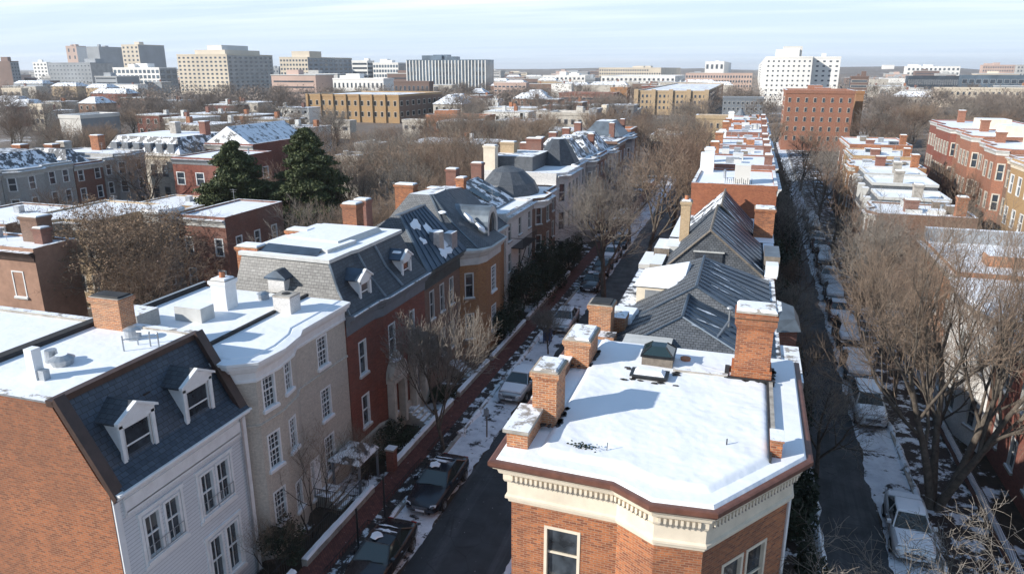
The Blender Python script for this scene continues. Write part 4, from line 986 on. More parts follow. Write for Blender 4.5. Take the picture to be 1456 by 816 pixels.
def central():
    # C2
    poly = [(-5.8,28.65),(2.1,28.65),(2.1,44.0),(-5.8,44.0)]
    t = house('row_house', 'row house with low dark blue overlapping hipped roofs, directly behind the corner house', 'house', poly, 9.2, 'brick_deep', {1: grid(15.3,5,1.0,(2.2,5.4),1.8,'dark1'), 3: grid(15.3,5,1.0,(2.2,5.4),1.8,'dark1')})
    q = MB(); q.face([(-5.8,28.65,9.18),(2.1,28.65,9.18),(2.1,44,9.18),(-5.8,44,9.18)],'snow_mottled'); q.build('roof', t)
    gable_roof(t, -5.2, 1.9, -2.1, 28.8, 36.2, 9.2, 9.2, 10.62, 'metal_roof', 'slate_grey', seams=9, hip0=2.2, hip1=.6)
    gable_roof(t, -4.9, 1.8, -1.8, 33.6, 43.3, 9.25, 9.25, 11.0, 'metal_roof', 'slate_grey', seams=10, hip0=1.0, hip1=2.5, name='hip_roof')
    streaks(t, [(-.6,36.3,1.2,.05,.1),(-.3,37.4,1.3,.06,.12),(-.9,38.5,1.2,.07,.1),(-1.0,39.6,1.1,.05,.1),(.5,38.8,1.0,.04,.0),(-1.2,40.4,.7,.05,.1)], lambda x, y: 9.25+1.75*(1.8-x)/3.6)
    streaks(t, [(-1.2,33.0,1.0,.07,.1),(-.9,31.6,1.3,.05,.1),(-1.4,30.6,.6,.05,.2)], lambda x, y: 9.2+1.42*(1.9-x)/4.0, 2)
    q = MB(); q.prism([(-4.3,28.9),(-2.4,28.9),(-2.4,29.9),(-4.3,29.9)], 9.2, 9.95, 'wood_grey', 'metal_roof_pale'); q.box(-4.35,-2.35,28.85,29.95,9.95,10.0,'pale_trim'); q.build('roof_bulkhead', t)
    q = MB(); q.tube([(-.6,30.3,10.05),(-.15,32.4,10.2)], .05, 'galvanized', 6); q.tube([(-.15,32.4,9.9),(-.15,32.4,10.75)], .045, 'galvanized', 6); q.ball((-.15,32.4,10.8),.16,.16,.1,'galvanized'); q.build('roof_vent_pipe', t)
    # white box dormer with thick snow
    q = MB(); q.box(-4.95,-2.9,37.0,39.6,8.9,10.15,'cream_paint'); q.box(-4.5,-3.6,36.96,37.02,9.1,9.95,'galvanized'); o = q.build('box_dormer', t)
    q = MB(); q.loft([[(-5.1,36.85,10.15),(-2.5,36.85,10.15),(-2.4,39.8,10.75),(-5.0,39.8,10.15)],[(-5.0,37.0,10.33),(-2.6,37.0,10.36),(-2.5,39.7,10.95),(-4.9,39.7,10.35)]],'snow','snow'); link('snow_cap', q.mesh('snow_cap'), o)
    q = MB(); q.loft([at3([(-5.9,32.6),(-4.5,32.6),(-4.3,34.5),(-5.7,34.6)],9.2), at3([(-5.8,32.7),(-4.6,32.7),(-4.5,34.4),(-5.6,34.5)],9.75)],'snow','snow'); q.build('roof_snow', t)
    chimney(t, -5.7, 31.3, 1.0, 1.0, 9.0, 10.9, 'brick_orange_worn', cap='tar')
    bx(t,'parapet',-6.1,-4.7,31.9,33.0,9.0,10.0,'brick_orange_worn','snow_ledge'); bx(t,'parapet',-5.9,-4.9,30.0,30.8,9.0,9.7,'brick_orange_worn','snow_mottled')
    b = MB(); b.prism([(2.1,34.6),(2.95,35.0),(2.95,37.0),(2.1,37.4)], 0, 9.2, 'brick_deep'); b.build('bay', t)
    q = MB(); q.loft([at3([(2.0,34.4),(3.1,34.8),(3.1,37.2),(2.0,37.6)],9.2), at3([(2.0,34.6),(2.8,35.0),(2.8,37.0),(2.0,37.4)],9.75), at3([(2.0,35),(2.2,35.3),(2.2,36.7),(2.0,37.0)],10.0)],'metal_roof_pale','snow_ledge'); q.build('bay_roof', t)
    q = MB(); q.box(2.1,2.9,28.9,33.0,8.6,9.1,'galvanized','snow_ledge'); q.build('balcony', t)
    # C3 slate gable
    poly = [(-4.9,44.02),(2.2,44.02),(2.2,53.0),(-4.9,53.0)]
    t = house('row_house', 'row house with grey slate gable end and blue metal roof, second behind the corner house', 'house', poly, 9.2, 'brick_brown', {1: grid(9,3,1.0,(2.2,5.4),1.8,'dark1'), 3: grid(9,3,1.0,(2.2,5.4),1.8,'dark1')})
    gable_roof(t, -4.4, 1.5, -1.7, 44.1, 52.9, 9.2, 9.2, 11.8, 'metal_roof', 'slate_grey', seams=8, gable='slate_grey')
    streaks(t, [(-.7,46.0,1.1,.09,.1),(.2,48,1.4,.06,.12),(-.9,49,1.0,.08,.1),(-1.0,51,1.2,.1,.1),(1.2,45.4,.5,.22,1.3)], lambda x, y: 9.2+2.6*(1.5-x)/3.2, 4)
    q = MB(); q.box(-2.5,-.9,43.96,44.05,9.6,10.5,'slate_dark'); q.box(-2.6,-.8,43.9,44.04,10.5,10.56,'pale_trim'); q.build('gable_louvre', t)
    bx(t,'side_roof',1.55,2.25,44.05,53,9.15,9.3,'snow','snow'); bx(t,'side_dormer',1.5,2.4,45.5,48.5,9.2,10.15,'wood_grey','metal_roof_pale'); bx(t,'side_dormer',1.6,2.3,44.2,45.3,9.2,9.9,'white_paint','snow'); bx(t,'side_roof',-5.2,-4.45,44.3,47,9.1,9.45,'stone','snow'); bx(t,'bay_roof',-6.1,-4.9,46.0,49.5,8.4,8.95,'pale_trim','snow'); bx(t,'side_dormer',-5.4,-4.4,48,51,9.1,9.6,'wood_grey','snow')
    q = MB(); 
    for y in (48.2,): q.box(-4.7,-3.7,y,y+2.4,9.3,9.75,'pale_trim','snow')
    q.build('roof_box', t)
    chimney(t, -3.65, 50.2, .62, .8, 9.2, 12.5, 'brick_buff', cap='snow_ledge', pots=1)
    # C4
    poly = [(-4.9,53.02),(2.3,53.02),(2.3,61.9),(-4.9,61.9)]
    t = house('row_house', 'row house with blue metal gable and broad orange chimney before the bare red wall', 'house', poly, 9.2, 'brick_deep', {1: grid(8.8,3,1.0,(2.2,5.4),1.8,'dark1'), 3: grid(8.8,3,1.0,(2.2,5.4),1.8,'dark1')})
    q = MB(); q.face([(-4.9,53.1,9.3),(2.3,53.1,9.3),(2.3,61.9,9.3),(-4.9,61.9,9.3)],'snow'); q.build('roof', t)
    gable_roof(t, -4.0, .9, -1.45, 53.1, 60.6, 9.3, 9.3, 11.75, 'metal_roof', 'slate_snowy', seams=7, gable='slate_grey')
    streaks(t, [(-.6,54,.9,.2,.1),(-.2,56,1.1,.1,.12),(-.9,58,1.0,.12,.1)], lambda x, y: 9.3+2.45*(.9-x)/2.35, 6)
    chimney(t, 1.55, 55.4, 1.35, 1.3, 9.2, 11.4, 'brick_orange', cap='snow_ledge')
    # far flat-roofed ones, behind the bare red wall
    ys = [61.92, 72, 81, 90, 99, 108, 118, 130, 142]
    zs = [11.8, 12.2, 12.0, 12.3, 11.9, 12.4, 12.2, 12.6]
    lb = ['row house whose bare deep red brick side wall stands above the slate gables', 'flat snowy row house with tan chimney block, first beyond the bare red wall', 'flat snowy row house with white rooftop box, second beyond the bare red wall', 'flat snowy row house with roof hatch and red chimney, third beyond the bare red wall',
          'flat snowy row house, fourth beyond the bare red wall', 'flat snowy row house with brown skylight box, fifth beyond the bare red wall', 'flat snowy row house with red brick chimney stacks, sixth beyond the bare red wall', 'last flat snowy row house before the red apartment tower, with raised red parapet']
    for i in range(8):
        xl = -4.2+.08*i
        t = generic('row_house', lb[i], xl, 2.5, ys[i]+.02, ys[i+1], zs[i], 'brick_rust' if i in (0, 4, 7) else 'brick_deep', 'E', 3, (1.5,4.7,8.0), 'far_w', corn='pale_trim', ck=.7)
        random.seed(40+i)
        if i == 0:
            q = MB(); q.box(-.9,.35,63.3,65.0,11.7,13.4,'concrete_pale','snow'); q.box(-4.1,-2.9,70,71,11.7,13.6,'white_paint','snow'); q.build('roof_bulkhead', t)
            q = MB()
            for k in range(14): q.box(-1.6+.04*k*4,-1.56+.04*k*4,62.6,62.66,11.8,12.3+.2*random.random(),'black_metal')
            q.build('roof_rail', t)
        else:
            chimney(t, 1.9, ys[i]+1.5, .7, 1.3, zs[i], zs[i]+random.uniform(.8,1.6), 'brick_deep'); chimney(t, -3.6+.05*i, ys[i]+3, .9, 1.0, zs[i], zs[i]+1.4, 'white_paint' if i % 3 == 1 else 'brick_orange')
            for _ in range(3):
                x = random.uniform(-2.8,.8); y = random.uniform(ys[i]+1, ys[i+1]-2); bx(t,'roof_box',x,x+random.uniform(.6,1.3),y,y+random.uniform(.6,1.4),zs[i]-.1,zs[i]+random.uniform(.4,.8),random.choice(['pale_trim','wood_grey','galvanized','brick_orange']),'snow')
central()

# ================================================================ RIGHT ROW
def right_rows():
    # near: R1 red, R2 cream-fronted
    t = generic('row_house', 'low red brick row house with snowy roof at the lower right edge', 14.3, 25, 31, 43.4, 7.4, 'brick_red', 'W', 5, (1.2,4.4), 'dark1', bow=0, corn='stone')
    q = MB(); q.prism([(14.6,36),(16.5,35.6),(17.2,38),(15.0,38.8)],7.3,8.4,'stone','snow'); q.build('roof_box', t); bx(t,'roof_box',16,19,40,42.5,7.3,8.0,'pale_trim','snow')
    poly = [(13.9,43.5),(25,43.5),(25,52.2),(13.4,52.2),(13.1,50.5),(12.9,48.0),(13.2,45.3)]
    W = {3: [], 4: [(.8-.6,z,.8,1.8,'dark1') for z in (1.2,4.5)], 5: [(.9,z,.9,1.8,'dark1') for z in (1.2,4.5)], 6:[(.5,z,.8,1.8,'dark1') for z in (1.2,4.5)]}
    t = house('row_house', 'house with rounded cream-painted front, brown brick side and curved snowy roof, right edge', 'house', poly, 8.0, 'brick_brown', W, mats={3:'brick_white_painted',4:'brick_white_painted',5:'brick_white_painted',6:'brick_white_painted'})
    roof_flat(t, poly, 7.95, 'snow', .2, .05); cornice(t, [poly[3],poly[4],poly[5],poly[6],poly[0]], 7.95, 'stone', .5)
    t = generic('row_house', 'orange brick row house with long grey rear parapet, beyond the rounded cream front', 13.6, 27, 52.3, 62.8, 8.2, 'brick_orange_worn', 'W', 4, (1.2,4.5), 'dark1', corn='stone')
    bx(t,'parapet',13.6,27,62.2,62.8,8.2,9.3,'concrete_grey','snow'); bx(t,'roof_box',16,20,55,56.5,8.2,9,'brick_orange_worn','snow')
    # mid row
    specs = [
     (11.4,19.2,70.5,77.0,8.6,'brick_brown','E?','brown row house with skylit snowy roof and tall orange chimney, nearest middle right'),
     (11.9,19.6,77.1,84.0,8.4,'slate','x','row house with blue-grey mansard sides and snow-filled roof, second in the middle right row'),
     (12.2,19.9,84.1,92.0,8.8,'slate','x','row house with dark slate mansard and white roof rim, third in the middle right row'),
     (12.6,20.3,92.1,100.0,8.8,'slate','x','row house with pale grey mansard, fourth in the middle right row'),
     (13.0,20.8,100.1,109.0,9.2,'brick_amber','x','amber brick row house with cluttered snowy roof, fifth in the middle right row'),
     (13.6,21.4,109.1,119.0,9.6,'brick_yellow','x','yellow brick row house with orange parapet, sixth in the middle right row'),
     (14.2,22.5,119.1,132.0,10.2,'brick_orange','x','large orange brick house with pale rim, farthest of the middle right row')]
    for i, (x0, x1, y0, y1, z, mt, _, lb) in enumerate(specs):
        random.seed(70+i)
        wallm = 'brick_brown' if mt == 'slate' else mt
        zz = z-1.9 if mt == 'slate' else z
        t = generic('row_house', lb, x0, x1, y0, y1, zz, wallm, 'W', 3, (1.3,4.3) if mt == 'slate' else (1.3,4.1,6.6), 'far_w', w=.9, h=1.6, corn='pale_trim', ck=.6, bow=.7 if i in (0,4) else 0)
        if mt == 'slate':
            P = [(x0-.3,y0-.1),(x1,y0-.1),(x1,y1),(x0-.3,y1)]; m_ = MB(); m_.loft([at3(P, zz+.05), at3(inset(P, 1.0), z+.5)], ('metal_roof_pale','slate_grey','metal_roof_pale')[i-1], 'snow'); m_.build('mansard_roof', t)
            q = MB(); P2 = inset(P, .95); q.sweep(P2, [(-.2,z+.5),(-.2,z+.75),(.1,z+.75),(.1,z+.45)], ['pale_trim','snow','pale_trim'], True); q.build('roof_edging', t)
            chimney(t, (x0+x1)/2+random.uniform(-1,2.5), y0+1.5, .8, .9, z, z+2.0, random.choice(['brick_buff','brick_brown','stone']))
            for k in range(2): y = y0+1.6+k*3; bx(t, 'dormer', x0-.15, x0+1.2, y, y+1.2, zz+.3, zz+1.9, 'pale_trim', 'snow')
        else:
            for _ in range(5):
                x = random.uniform(x0+.8,x1-1.6); y = random.uniform(y0+.8,y1-1.8); bx(t,'roof_box',x,x+random.uniform(.7,1.5),y,y+random.uniform(.6,1.3),z-.05,z+random.uniform(.3,.8),random.choice(['pale_trim','wood_grey','galvanized','glass_far']),random.choice(['snow','glass_far','snow']))
            chimney(t, x1-1.2, y0+1.0, .8, .8, z-2, z+random.uniform(1.2,2.0), 'brick_orange'); chimney(t, x0+3.0, y0+2.5, 1.1, .7, z, z+random.uniform(.7,1.3), 'brick_deep')
    # tall red bow houses
    specs = [(28.6,40,97.5,110,12.0,'brick_rowan','red-orange brick house with bow bay, nearest of the tall upper right group'),
             (29.0,42,110.1,124,12.4,'brick_rowan','tall orange-red brick house with stepped parapet, middle of the upper right group'),
             (29.6,42,124.1,145,12.4,'brick_red','tall red brick house, farthest of the upper right group')]
    for i, (x0, x1, y0, y1, z, mt, lb) in enumerate(specs):
        t = generic('row_house', lb, x0, x1, y0, y1, z, mt, 'W', 4, (1.5,5.0,8.5), 'far_s', w=1.2, h=2.0, corn='pale_trim', bow=1.1, ck=.7)
        chimney(t, x0+1.6+i, y1-2-i, 1.0, .8, z, z+1.4+.3*i, 'brick_rowan'); q = MB(); q.box(x0+3,x0+7,y0+3,y0+7,z,z+1.4,'cream_paint','snow'); q.build('roof_box', t)
    generic('row_house', 'yellow-brown brick house with white-framed windows at the right edge, near the small evergreens', 27.2, 40, 80, 92, 11.6, 'brick_yellow', 'W', 5, (1.5,4.8,8.2), 'far_w', w=1.2, h=2.0, corn='cream_paint', sidewin=4)
    generic('row_house', 'cream-topped brown brick house squeezed between the red-orange and yellow-brown houses', 28.4, 40, 92.1, 97.4, 11.4, 'brick_brown', 'W', 2, (1.5,4.8,8.0), 'far_s', w=1.2, h=2.0, corn='cream_paint')
right_rows()

# ================================================================ LEFT MID BLOCK
def left_mid():
    t = generic('row_house', 'terracotta-painted house with white windows and snowy roof at the left edge', -62, -46, 36.4, 39.8, 9.0, 'terracotta_paint', 'S', 0, (), 'far_w', corn='dark_trim')
    for x in (-52.2,-48.4):
        for z in (2.2,5.6):
            add_window(t, (x, 36.38, z), (1,0), 1.1, 1.9, 'red1')
    chimney(t, -48.5, 39.0, 1.6, 1.2, 9, 10.9, 'brick_brown'); chimney(t, -47.5, 38.5, .8, .8, 9, 10.2, 'brick_deep')
    t = generic('row_house', 'buff brick house with rounded snowy roof edge, behind the bare brown-leaved tree', -62, -54, 49, 58, 8.0, 'brick_buff', 'S', 3, (1.5,4.8), 'far_s', bow=1.3)
    t = generic('row_house', 'brown brick house with snowy flat roof, left of the buff brick house among bare trees', -71, -62.1, 47, 56, 7.6, 'brick_brown', 'S', 3, (1.5,4.6), 'far_s')
    # turret house
    P = [(-51.6+1.7*math.cos(a), 54.4+1.7*math.sin(a)) for a in [math.tau*k/12 for k in range(12)]]
    t = house('turret_house', 'round grey turret with white-railed snowy top beside a dark red brick house', 'house', P, 8.4, 'brick_grey_painted', {k: [(.12,z,.62,1.6,'far_w') for z in (1.5,4.6)] for k in (7,8,9,10)})
    roof_flat(t, P, 8.4, 'snow', .3, -.1); q = MB(); q.sweep(P, [(0,7.4),(.1,7.4),(.1,7.5),(.02,7.52),(.02,8.1),(.25,8.3),(.25,8.45),(0,8.5)], 'pale_trim', True); q.build('cornice', t)
    generic('row_house', 'dark red brick house with lean-to snowy roof, right of the round grey turret', -49.8, -44.6, 54.2, 63, 7.9, 'brick_deep', 'S', 2, (1.4,4.4), 'far_w', sidewin=3)
    generic('row_house', 'narrow brick house joined to the left of the round grey turret', -54, -53.4, 54.6, 62, 7.2, 'brick_buff', 'S', 0, (), 'far_w', corn=None)
    # eastward row
    specs = [(56,64.5,9.0,'brick_grey_painted','grey-painted bowfront row house, nearest of the shaded row at far left',1.0),
             (64.6,74.6,9.2,'brick_grey_painted','grey bowfront row house left of the dark red one, with dentilled eave',1.2),
             (74.7,79.3,8.8,'brick_deep','dark red brick row house under grey slate parapet, between two grey bowfronts',0),
             (79.4,81.2,9.0,'brick_grey_painted','narrow grey row house squeezed beside the dark red one',0),
             (81.3,87,9.4,'brick_grey_painted','grey bowfront row house at the right end of the shaded row',1.2)]
    for i, (y0, y1, z, mt, lb, bw) in enumerate(specs):
        t = generic('row_house', lb, -96, -84.5, y0, y1, z, mt, 'E', 2 if y1-y0 > 3 else 1, (1.4,4.2,6.8) if i != 2 else (1.2,4.0,6.6), 'far_w', bow=bw, corn='pale_trim', w=1.0, h=1.7)
        if i in (1, 2):
            m_ = MB(); P = [(-95,y0+.4),(-86,y0+.4),(-86,y1-.4),(-95,y1-.4)]; m_.loft([at3(P, z), at3(inset(P, 1.5), z+1.8)], 'slate_snowy', 'slate_snowy'); m_.build('hip_roof', t)
        chimney(t, -92, y1-.8, 1.5, 1.2, z, z+2.2, 'brick_orange' if i != 3 else 'stone')
    t = generic('apartment_house', 'cream stone house with snowy mansard and row of small dormers, upper left', -98, -83, 92.5, 106, 8.2, 'limestone', 'S', 7, (1.4,4.8), 'far_b', w=1.1, h=1.9, corn='cream_paint')
    P = [(-98,92.5),(-83,92.5),(-83,106),(-98,106)]; m_ = MB(); m_.loft([at3(P, 8.2), at3(inset(P, 1.6), 10.8)], 'slate_snowy', 'snow'); m_.build('mansard_roof', t)
    for k in range(6): bx(t,'dormer',-96.4+k*2.2,-95.2+k*2.2,92.7,94.0,8.5,9.9,'grey_trim','snow')
    chimney(t, -90, 100, 1.2, 1.2, 10.6, 12.6, 'stone'); chimney(t, -85, 101, 1.2, 1.2, 10.6, 12.8, 'brick_deep')
    t = generic('row_house', 'bright red brick house with snowy roof behind the low yellow brick garage', -75.5, -66.8, 82.5, 93, 9.2, 'brick_red', 'S', 3, (1.6,5.6), 'far_w', w=1.4, h=1.8, corn='galvanized', sidewin=3)
    q = MB(); q.box(-70,-67,79.6,82.4,0,5.6,'brick_red','snow'); q.build('rear_wing', t)
    t = generic('garage', 'low yellow brick garage with snowy roof in front of the bright red brick house', -73, -63.5, 73, 79.5, 4.6, 'brick_yellow', 'S', 0, (), 'far_w', corn=None)
    t = generic('row_house', 'red brick house with steep snowy roof and gable behind the bright red one', -82, -73, 97, 112, 9.6, 'brick_red', 'S', 3, (1.6,5.6), 'far_w'); m_ = MB(); P=[(-82,97),(-73,97),(-73,112),(-82,112)]; m_.loft([at3(P,9.6),[(-77.5,97,12.4),(-77.4,97,12.4),(-77.4,112,12.4),(-77.5,112,12.4)]],'snow_thin','snow'); m_.build('gable_roof', t)
left_mid()

# ================================================================ FAR CITY
def FP(px, py, dist):
    d = ray(px, py); fw = -d[0]*math.sin(YAW)+d[1]*math.cos(YAW); t = dist/fw
    return Vector((d[0]*t, d[1]*t, CAMZ+d[2]*t))
FWC = {}
def far_win_mesh(w, h, glass, frame):
    k = (round(w,1), round(h,1), glass, frame)
    if k not in FWC:
        b = MB(); f = min(.25, w*.12)
        b.box(0, w, -.06, .02, 0, h, frame); b.box(f, w-f, -.10, -.05, f, h-f, glass)
        FWC[k] = b.mesh('window')
    return FWC[k]
def far_windows(t, p0, p1, z0, z1, nx, nz, fw=.5, fh=.5, glass='glass_far', frame='grey_trim', band=False, cap=99):
    d = Vector((p1[0]-p0[0], p1[1]-p0[1])); L = d.length; d.normalize(); ang = math.atan2(d.y, d.x); n = 0
    for k in range(nz):
        z = z0+(z1-z0)*(k+.5-fh/2)/nz; h = (z1-z0)/nz*fh
        if band:
            me = far_win_mesh(L*.94, h, glass, frame); link('window_band', me, t, Matrix.Translation((p0[0]+d.x*L*.03, p0[1]+d.y*L*.03, z)) @ Matrix.Rotation(ang, 4, 'Z')); continue
        for i in range(nx):
            if n >= cap: return
            w = L/nx*fw; u = L*(i+.5-fw/2)/nx
            link('window', far_win_mesh(w, h, glass, frame), t, Matrix.Translation((p0[0]+d.x*u, p0[1]+d.y*u, z)) @ Matrix.Rotation(ang, 4, 'Z')); n += 1
def farbox(name, label, px0, pxm, px1, top, dist, mat, side='E', sidemat=None, nx=0, nz=0, sx=0, fw=.5, fh=.5, band=False, glass='glass_far', frame='grey_trim', cat='building', roof='snow_far', depth=None, group=None, z0=-1, pent=None, zb=2, ribs=0):
    C = FP(pxm, top, dist); H = C.z
    if side == 'E':
        a = ray(px0, top); x0 = a[0]/a[1]*C.y; b = ray(px1, top); y1 = b[1]/b[0]*C.x if px1 != pxm else C.y+(depth or 14)
        if depth: y1 = C.y+depth
        x1 = C.x
    else:
        a = ray(px1, top); x1 = a[0]/a[1]*C.y; b = ray(px0, top); y1 = b[1]/b[0]*C.x if px0 != pxm else C.y+(depth or 14)
        if depth: y1 = C.y+depth
        x0 = C.x
    y0 = C.y; y1 = max(y1, y0+4)
    FOOT.append((x0,x1,y0,y1))
    t = thing(name, label, cat, ((x0+x1)/2, (y0+y1)/2, 0), group)
    m_ = MB(); sm = sidemat or mat
    for a, b, mm in (((x0,y0),(x1,y0),mat),((x1,y0),(x1,y1),sm),((x1,y1),(x0,y1),mat),((x0,y1),(x0,y0),sm)): m_.face([(*a,z0),(*b,z0),(*b,H),(*a,H)], mm)
    m_.build('wall', t)
    r = MB(); r.box(x0+.3,x1-.3,y0+.3,y1-.3,H-.4,H-.02,roof); r.sweep([(x0,y0),(x1,y0),(x1,y1),(x0,y1)],[(-.4,H-.3),(-.4,H+.5),(.15,H+.5),(.15,H-.4)],[mat,'snow_far',mat],True); r.build('roof', t)
    if nz:
        if nx: far_windows(t, (x0,y0), (x1,y0), zb, H-.8, nx, nz, fw, fh, glass, frame, band)
        if sx:
            if side == 'E': far_windows(t, (x1,y0), (x1,y1), zb, H-.8, sx, nz, fw, fh, glass, frame, band)
            else: far_windows(t, (x0,y1), (x0,y0), zb, H-.8, sx, nz, fw, fh, glass, frame, band)
    if ribs:
        q = MB()
        for i in range(ribs+1): x = x0+(x1-x0)*i/ribs; q.box(x-.35,x+.35,y0-.5,y0-.1,z0,H,'off_white')
        q.build('column', t)
    if pent is None: pent = 2 if nz >= 4 else 0
    if pent:
        random.seed(int(px0)); q = MB()
        for i in range(pent):
            w = (x1-x0)*random.uniform(.12,.3); x = x0+(x1-x0)*random.uniform(.05,.7); y = y0+(y1-y0)*random.uniform(.1,.5)
            q.box(x,x+w,y,y+min(w,(y1-y0)*.4),H-.1,H+random.uniform(2,4.5)*min(1,dist/500),mat,'snow')
        q.build('penthouse', t)
    return t, (x0,x1,y0,y1,H)
F = farbox
F('office_block','dark brown office block cut by the left edge of the skyline',-20,14,26,88,720,'off_brown',sidemat='concrete_grey',nx=0,nz=8,sx=3,fw=.4,pent=1)
F('office_block','pale low block on the skyline just right of the dark one at the left edge',46,66,72,89,1300,'off_white',nz=5,nx=4)
F('office_block','long blank grey block with small punched windows below the skyline, far left',68,128,160,90,760,'concrete_grey',sidemat='concrete',nx=12,nz=6,fw=.4,fh=.3,pent=1)
F('office_tower','small pink and white tower at the left end of the skyline cluster',93,108,122,66,1150,'off_pink',sidemat='off_white',nx=2,nz=5,fw=.3)
F('office_tower','blank blue-grey slab tower between the pink tower and the cream curved one',121,140,175,67,1250,'concrete_grey',nx=0,nz=1,pent=2)
t, bb = F('office_tower','cream tower with a ribbed curved side greyed as shade, left of the big beige block',172,196,233,64,1050,'off_beige',sidemat='concrete_grey',nx=4,nz=9,fw=.45,pent=2)  # side wall's shade is put into its grey material
F('office_block','low bright glazed block under the cream tower on the left skyline',160,226,251,97,700,'off_white',sidemat='concrete_grey',nx=11,nz=4,fw=.7,fh=.65,glass='glass_far_blue',sx=3)
t, bb = F('office_block','big beige office block with rows of dark windows, largest on the left skyline',251,322,387,78,640,'off_beige',sidemat='concrete',nx=11,nz=9,sx=9,fw=.5,fh=.5)  # darker side material paints in the shaded face
x0,x1,y0,y1,H = bb
q = MB(); q.box(x0+14,x1-6,y0+6,y1-10,H,H+4,'off_beige','snow'); q.box(x0+24,x1-12,y0+10,y1-18,H+4,H+8,'concrete_pale','snow'); q.build('penthouse', t)
F('office_block','small blue-grey block peeping out between the beige block and the stepped cream one',383,396,402,98,900,'concrete_grey',nx=3,nz=4)
t, bb = F('office_block','stepped cream and grey apartment block with balcony bands, left of centre skyline',397,437,500,82,760,'off_beige',sidemat='concrete_grey',nx=9,nz=7,sx=9,fw=.6,fh=.5,pent=3)
x0,x1,y0,y1,H = bb; q = MB(); q.box(x0+12,x1,y0+4,y0+26,H,H+6,'off_beige','snow'); q.build('setback_storey', t)
F('office_block','white block with dark ribbon windows right of the stepped cream block',500,522,532,87,800,'off_white',nx=1,nz=6,band=True,sx=1,pent=1)
F('office_block','white and blue glass block, centre left skyline',530,566,580,90,790,'off_white',sidemat='glass_far_blue',nx=9,nz=5,fw=.75,fh=.6,glass='glass_far_blue')
t, bb = F('office_block','wide block with white vertical columns over dark glass, centre of the skyline',578,690,702,86,600,'glass_far_blue',sidemat='glass_far_blue',nx=22,nz=4,fw=.55,fh=.55,ribs=24,pent=3)
F('low_block','low white building with long roof parapet in front of the columned glass block',473,545,560,113,470,'off_white',nx=12,nz=2,fw=.4,pent=2)
F('low_block','low brown building right of the low white one',560,610,616,117,430,'off_brown',nx=8,nz=2)
t, bb = F('school_building','long yellow brick building with buttresses and paired arched windows, middle left',437,566,628,137,300,'brick_yellow',sidemat='brick_brown',nx=14,nz=2,sx=8,fw=.45,fh=.5,zb=1.2,glass='interior_dark',frame='limestone')
x0,x1,y0,y1,H = bb; q = MB()
for i in range(8): x = x0+(x1-x0)*i/7; bx(t,'buttress',x-.5,x+.5,y0-.6,y0-.1,0,H+.6,'brick_yellow','snow')
F('low_block','small limestone porch block in front of the yellow brick building',470,497,500,174,232,'limestone',nx=2,nz=1)
F('house','low red brick building with white dormers, centre behind the bare trees',606,690,704,167,230,'brick_orange',nx=8,nz=1,fw=.3,frame='white_paint',pent=3,cat='house')
F('house','white-roofed low house left of the low red brick building',572,604,610,173,236,'limestone',nx=3,nz=1,cat='house')
F('low_block','brown-beige mid-rise right of the columned glass block',702,748,752,119,520,'off_pink',nx=8,nz=3,fw=.7,fh=.4)
F('low_block','long low white buildings below the hill, centre skyline',772,832,846,108,900,'off_white',nx=10,nz=2,pent=3)
F('low_block','pale blue-grey glazed block, centre far',832,846,854,112,800,'concrete_grey',nx=3,nz=4,band=True)
F('office_block','very long pale office block with white piers on the centre right skyline',852,940,968,97,1100,'off_beige',nx=26,nz=4,fw=.6,pent=2)
F('low_block','long white-roofed terrace of offices below the very long pale block',855,960,975,109,820,'off_white',nx=16,nz=2)
F('hospital_block','stepped white building with dark roof band on the right of centre skyline',1003,1030,1040,88,1300,'off_white',nx=4,nz=2,pent=1)
F('office_block','long pink brick block left of the white tower',975,1070,1084,105,750,'off_pink',nx=24,nz=3,fw=.6)
F('apartment_block','brown brick block with two dark window bands, centre middle distance',795,872,880,134,370,'brick_deep',nx=1,nz=2,band=True,frame='off_pink')
F('apartment_block','blank tan brick slab beside the brown banded block',868,892,896,126,385,'brick_amber')
t, bb = F('apartment_block','tan brick apartment block with four shallow bays, centre right',905,1005,1028,131,350,'brick_buff',sidemat='brick_brown',nx=16,nz=3,sx=2,fw=.45)
x0,x1,y0,y1,H = bb; q = MB()
for i in range(5): x = x0+(x1-x0)*i/4; bx(t,'pier',x-1,x+1,y0-.8,y0-.1,0,H+1,'brick_buff','snow')
F('apartment_block','dark grey glazed block behind the cream corner apartments',1028,1086,1098,140,300,'grey_trim',nx=9,nz=3,fw=.6,frame='concrete')
t, bb = F('apartment_house','cream stone apartment house with round corner turret at the end of the left street',990,1062,1075,168,178,'brick_buff',sidemat='brick_brown',nx=8,nz=3,sx=2,fw=.4,frame='limestone')
x0,x1,y0,y1,H = bb; q = MB(); q.cyl((x1-1.5,y0-.3),1.3,0,H+.2,'limestone',12); q.cyl((x1-1.5,y0-.3),1.5,H+.2,H+2.2,'grey_trim',12,.1,'grey_trim'); q.build('corner_turret', t)
t, bb = F('apartment_house','ochre limestone house with snowy roof at the end of the left row',925,966,972,196,160,'limestone',sidemat='brick_brown',nx=5,nz=2,fw=.4,frame='cream_paint',pent=1)
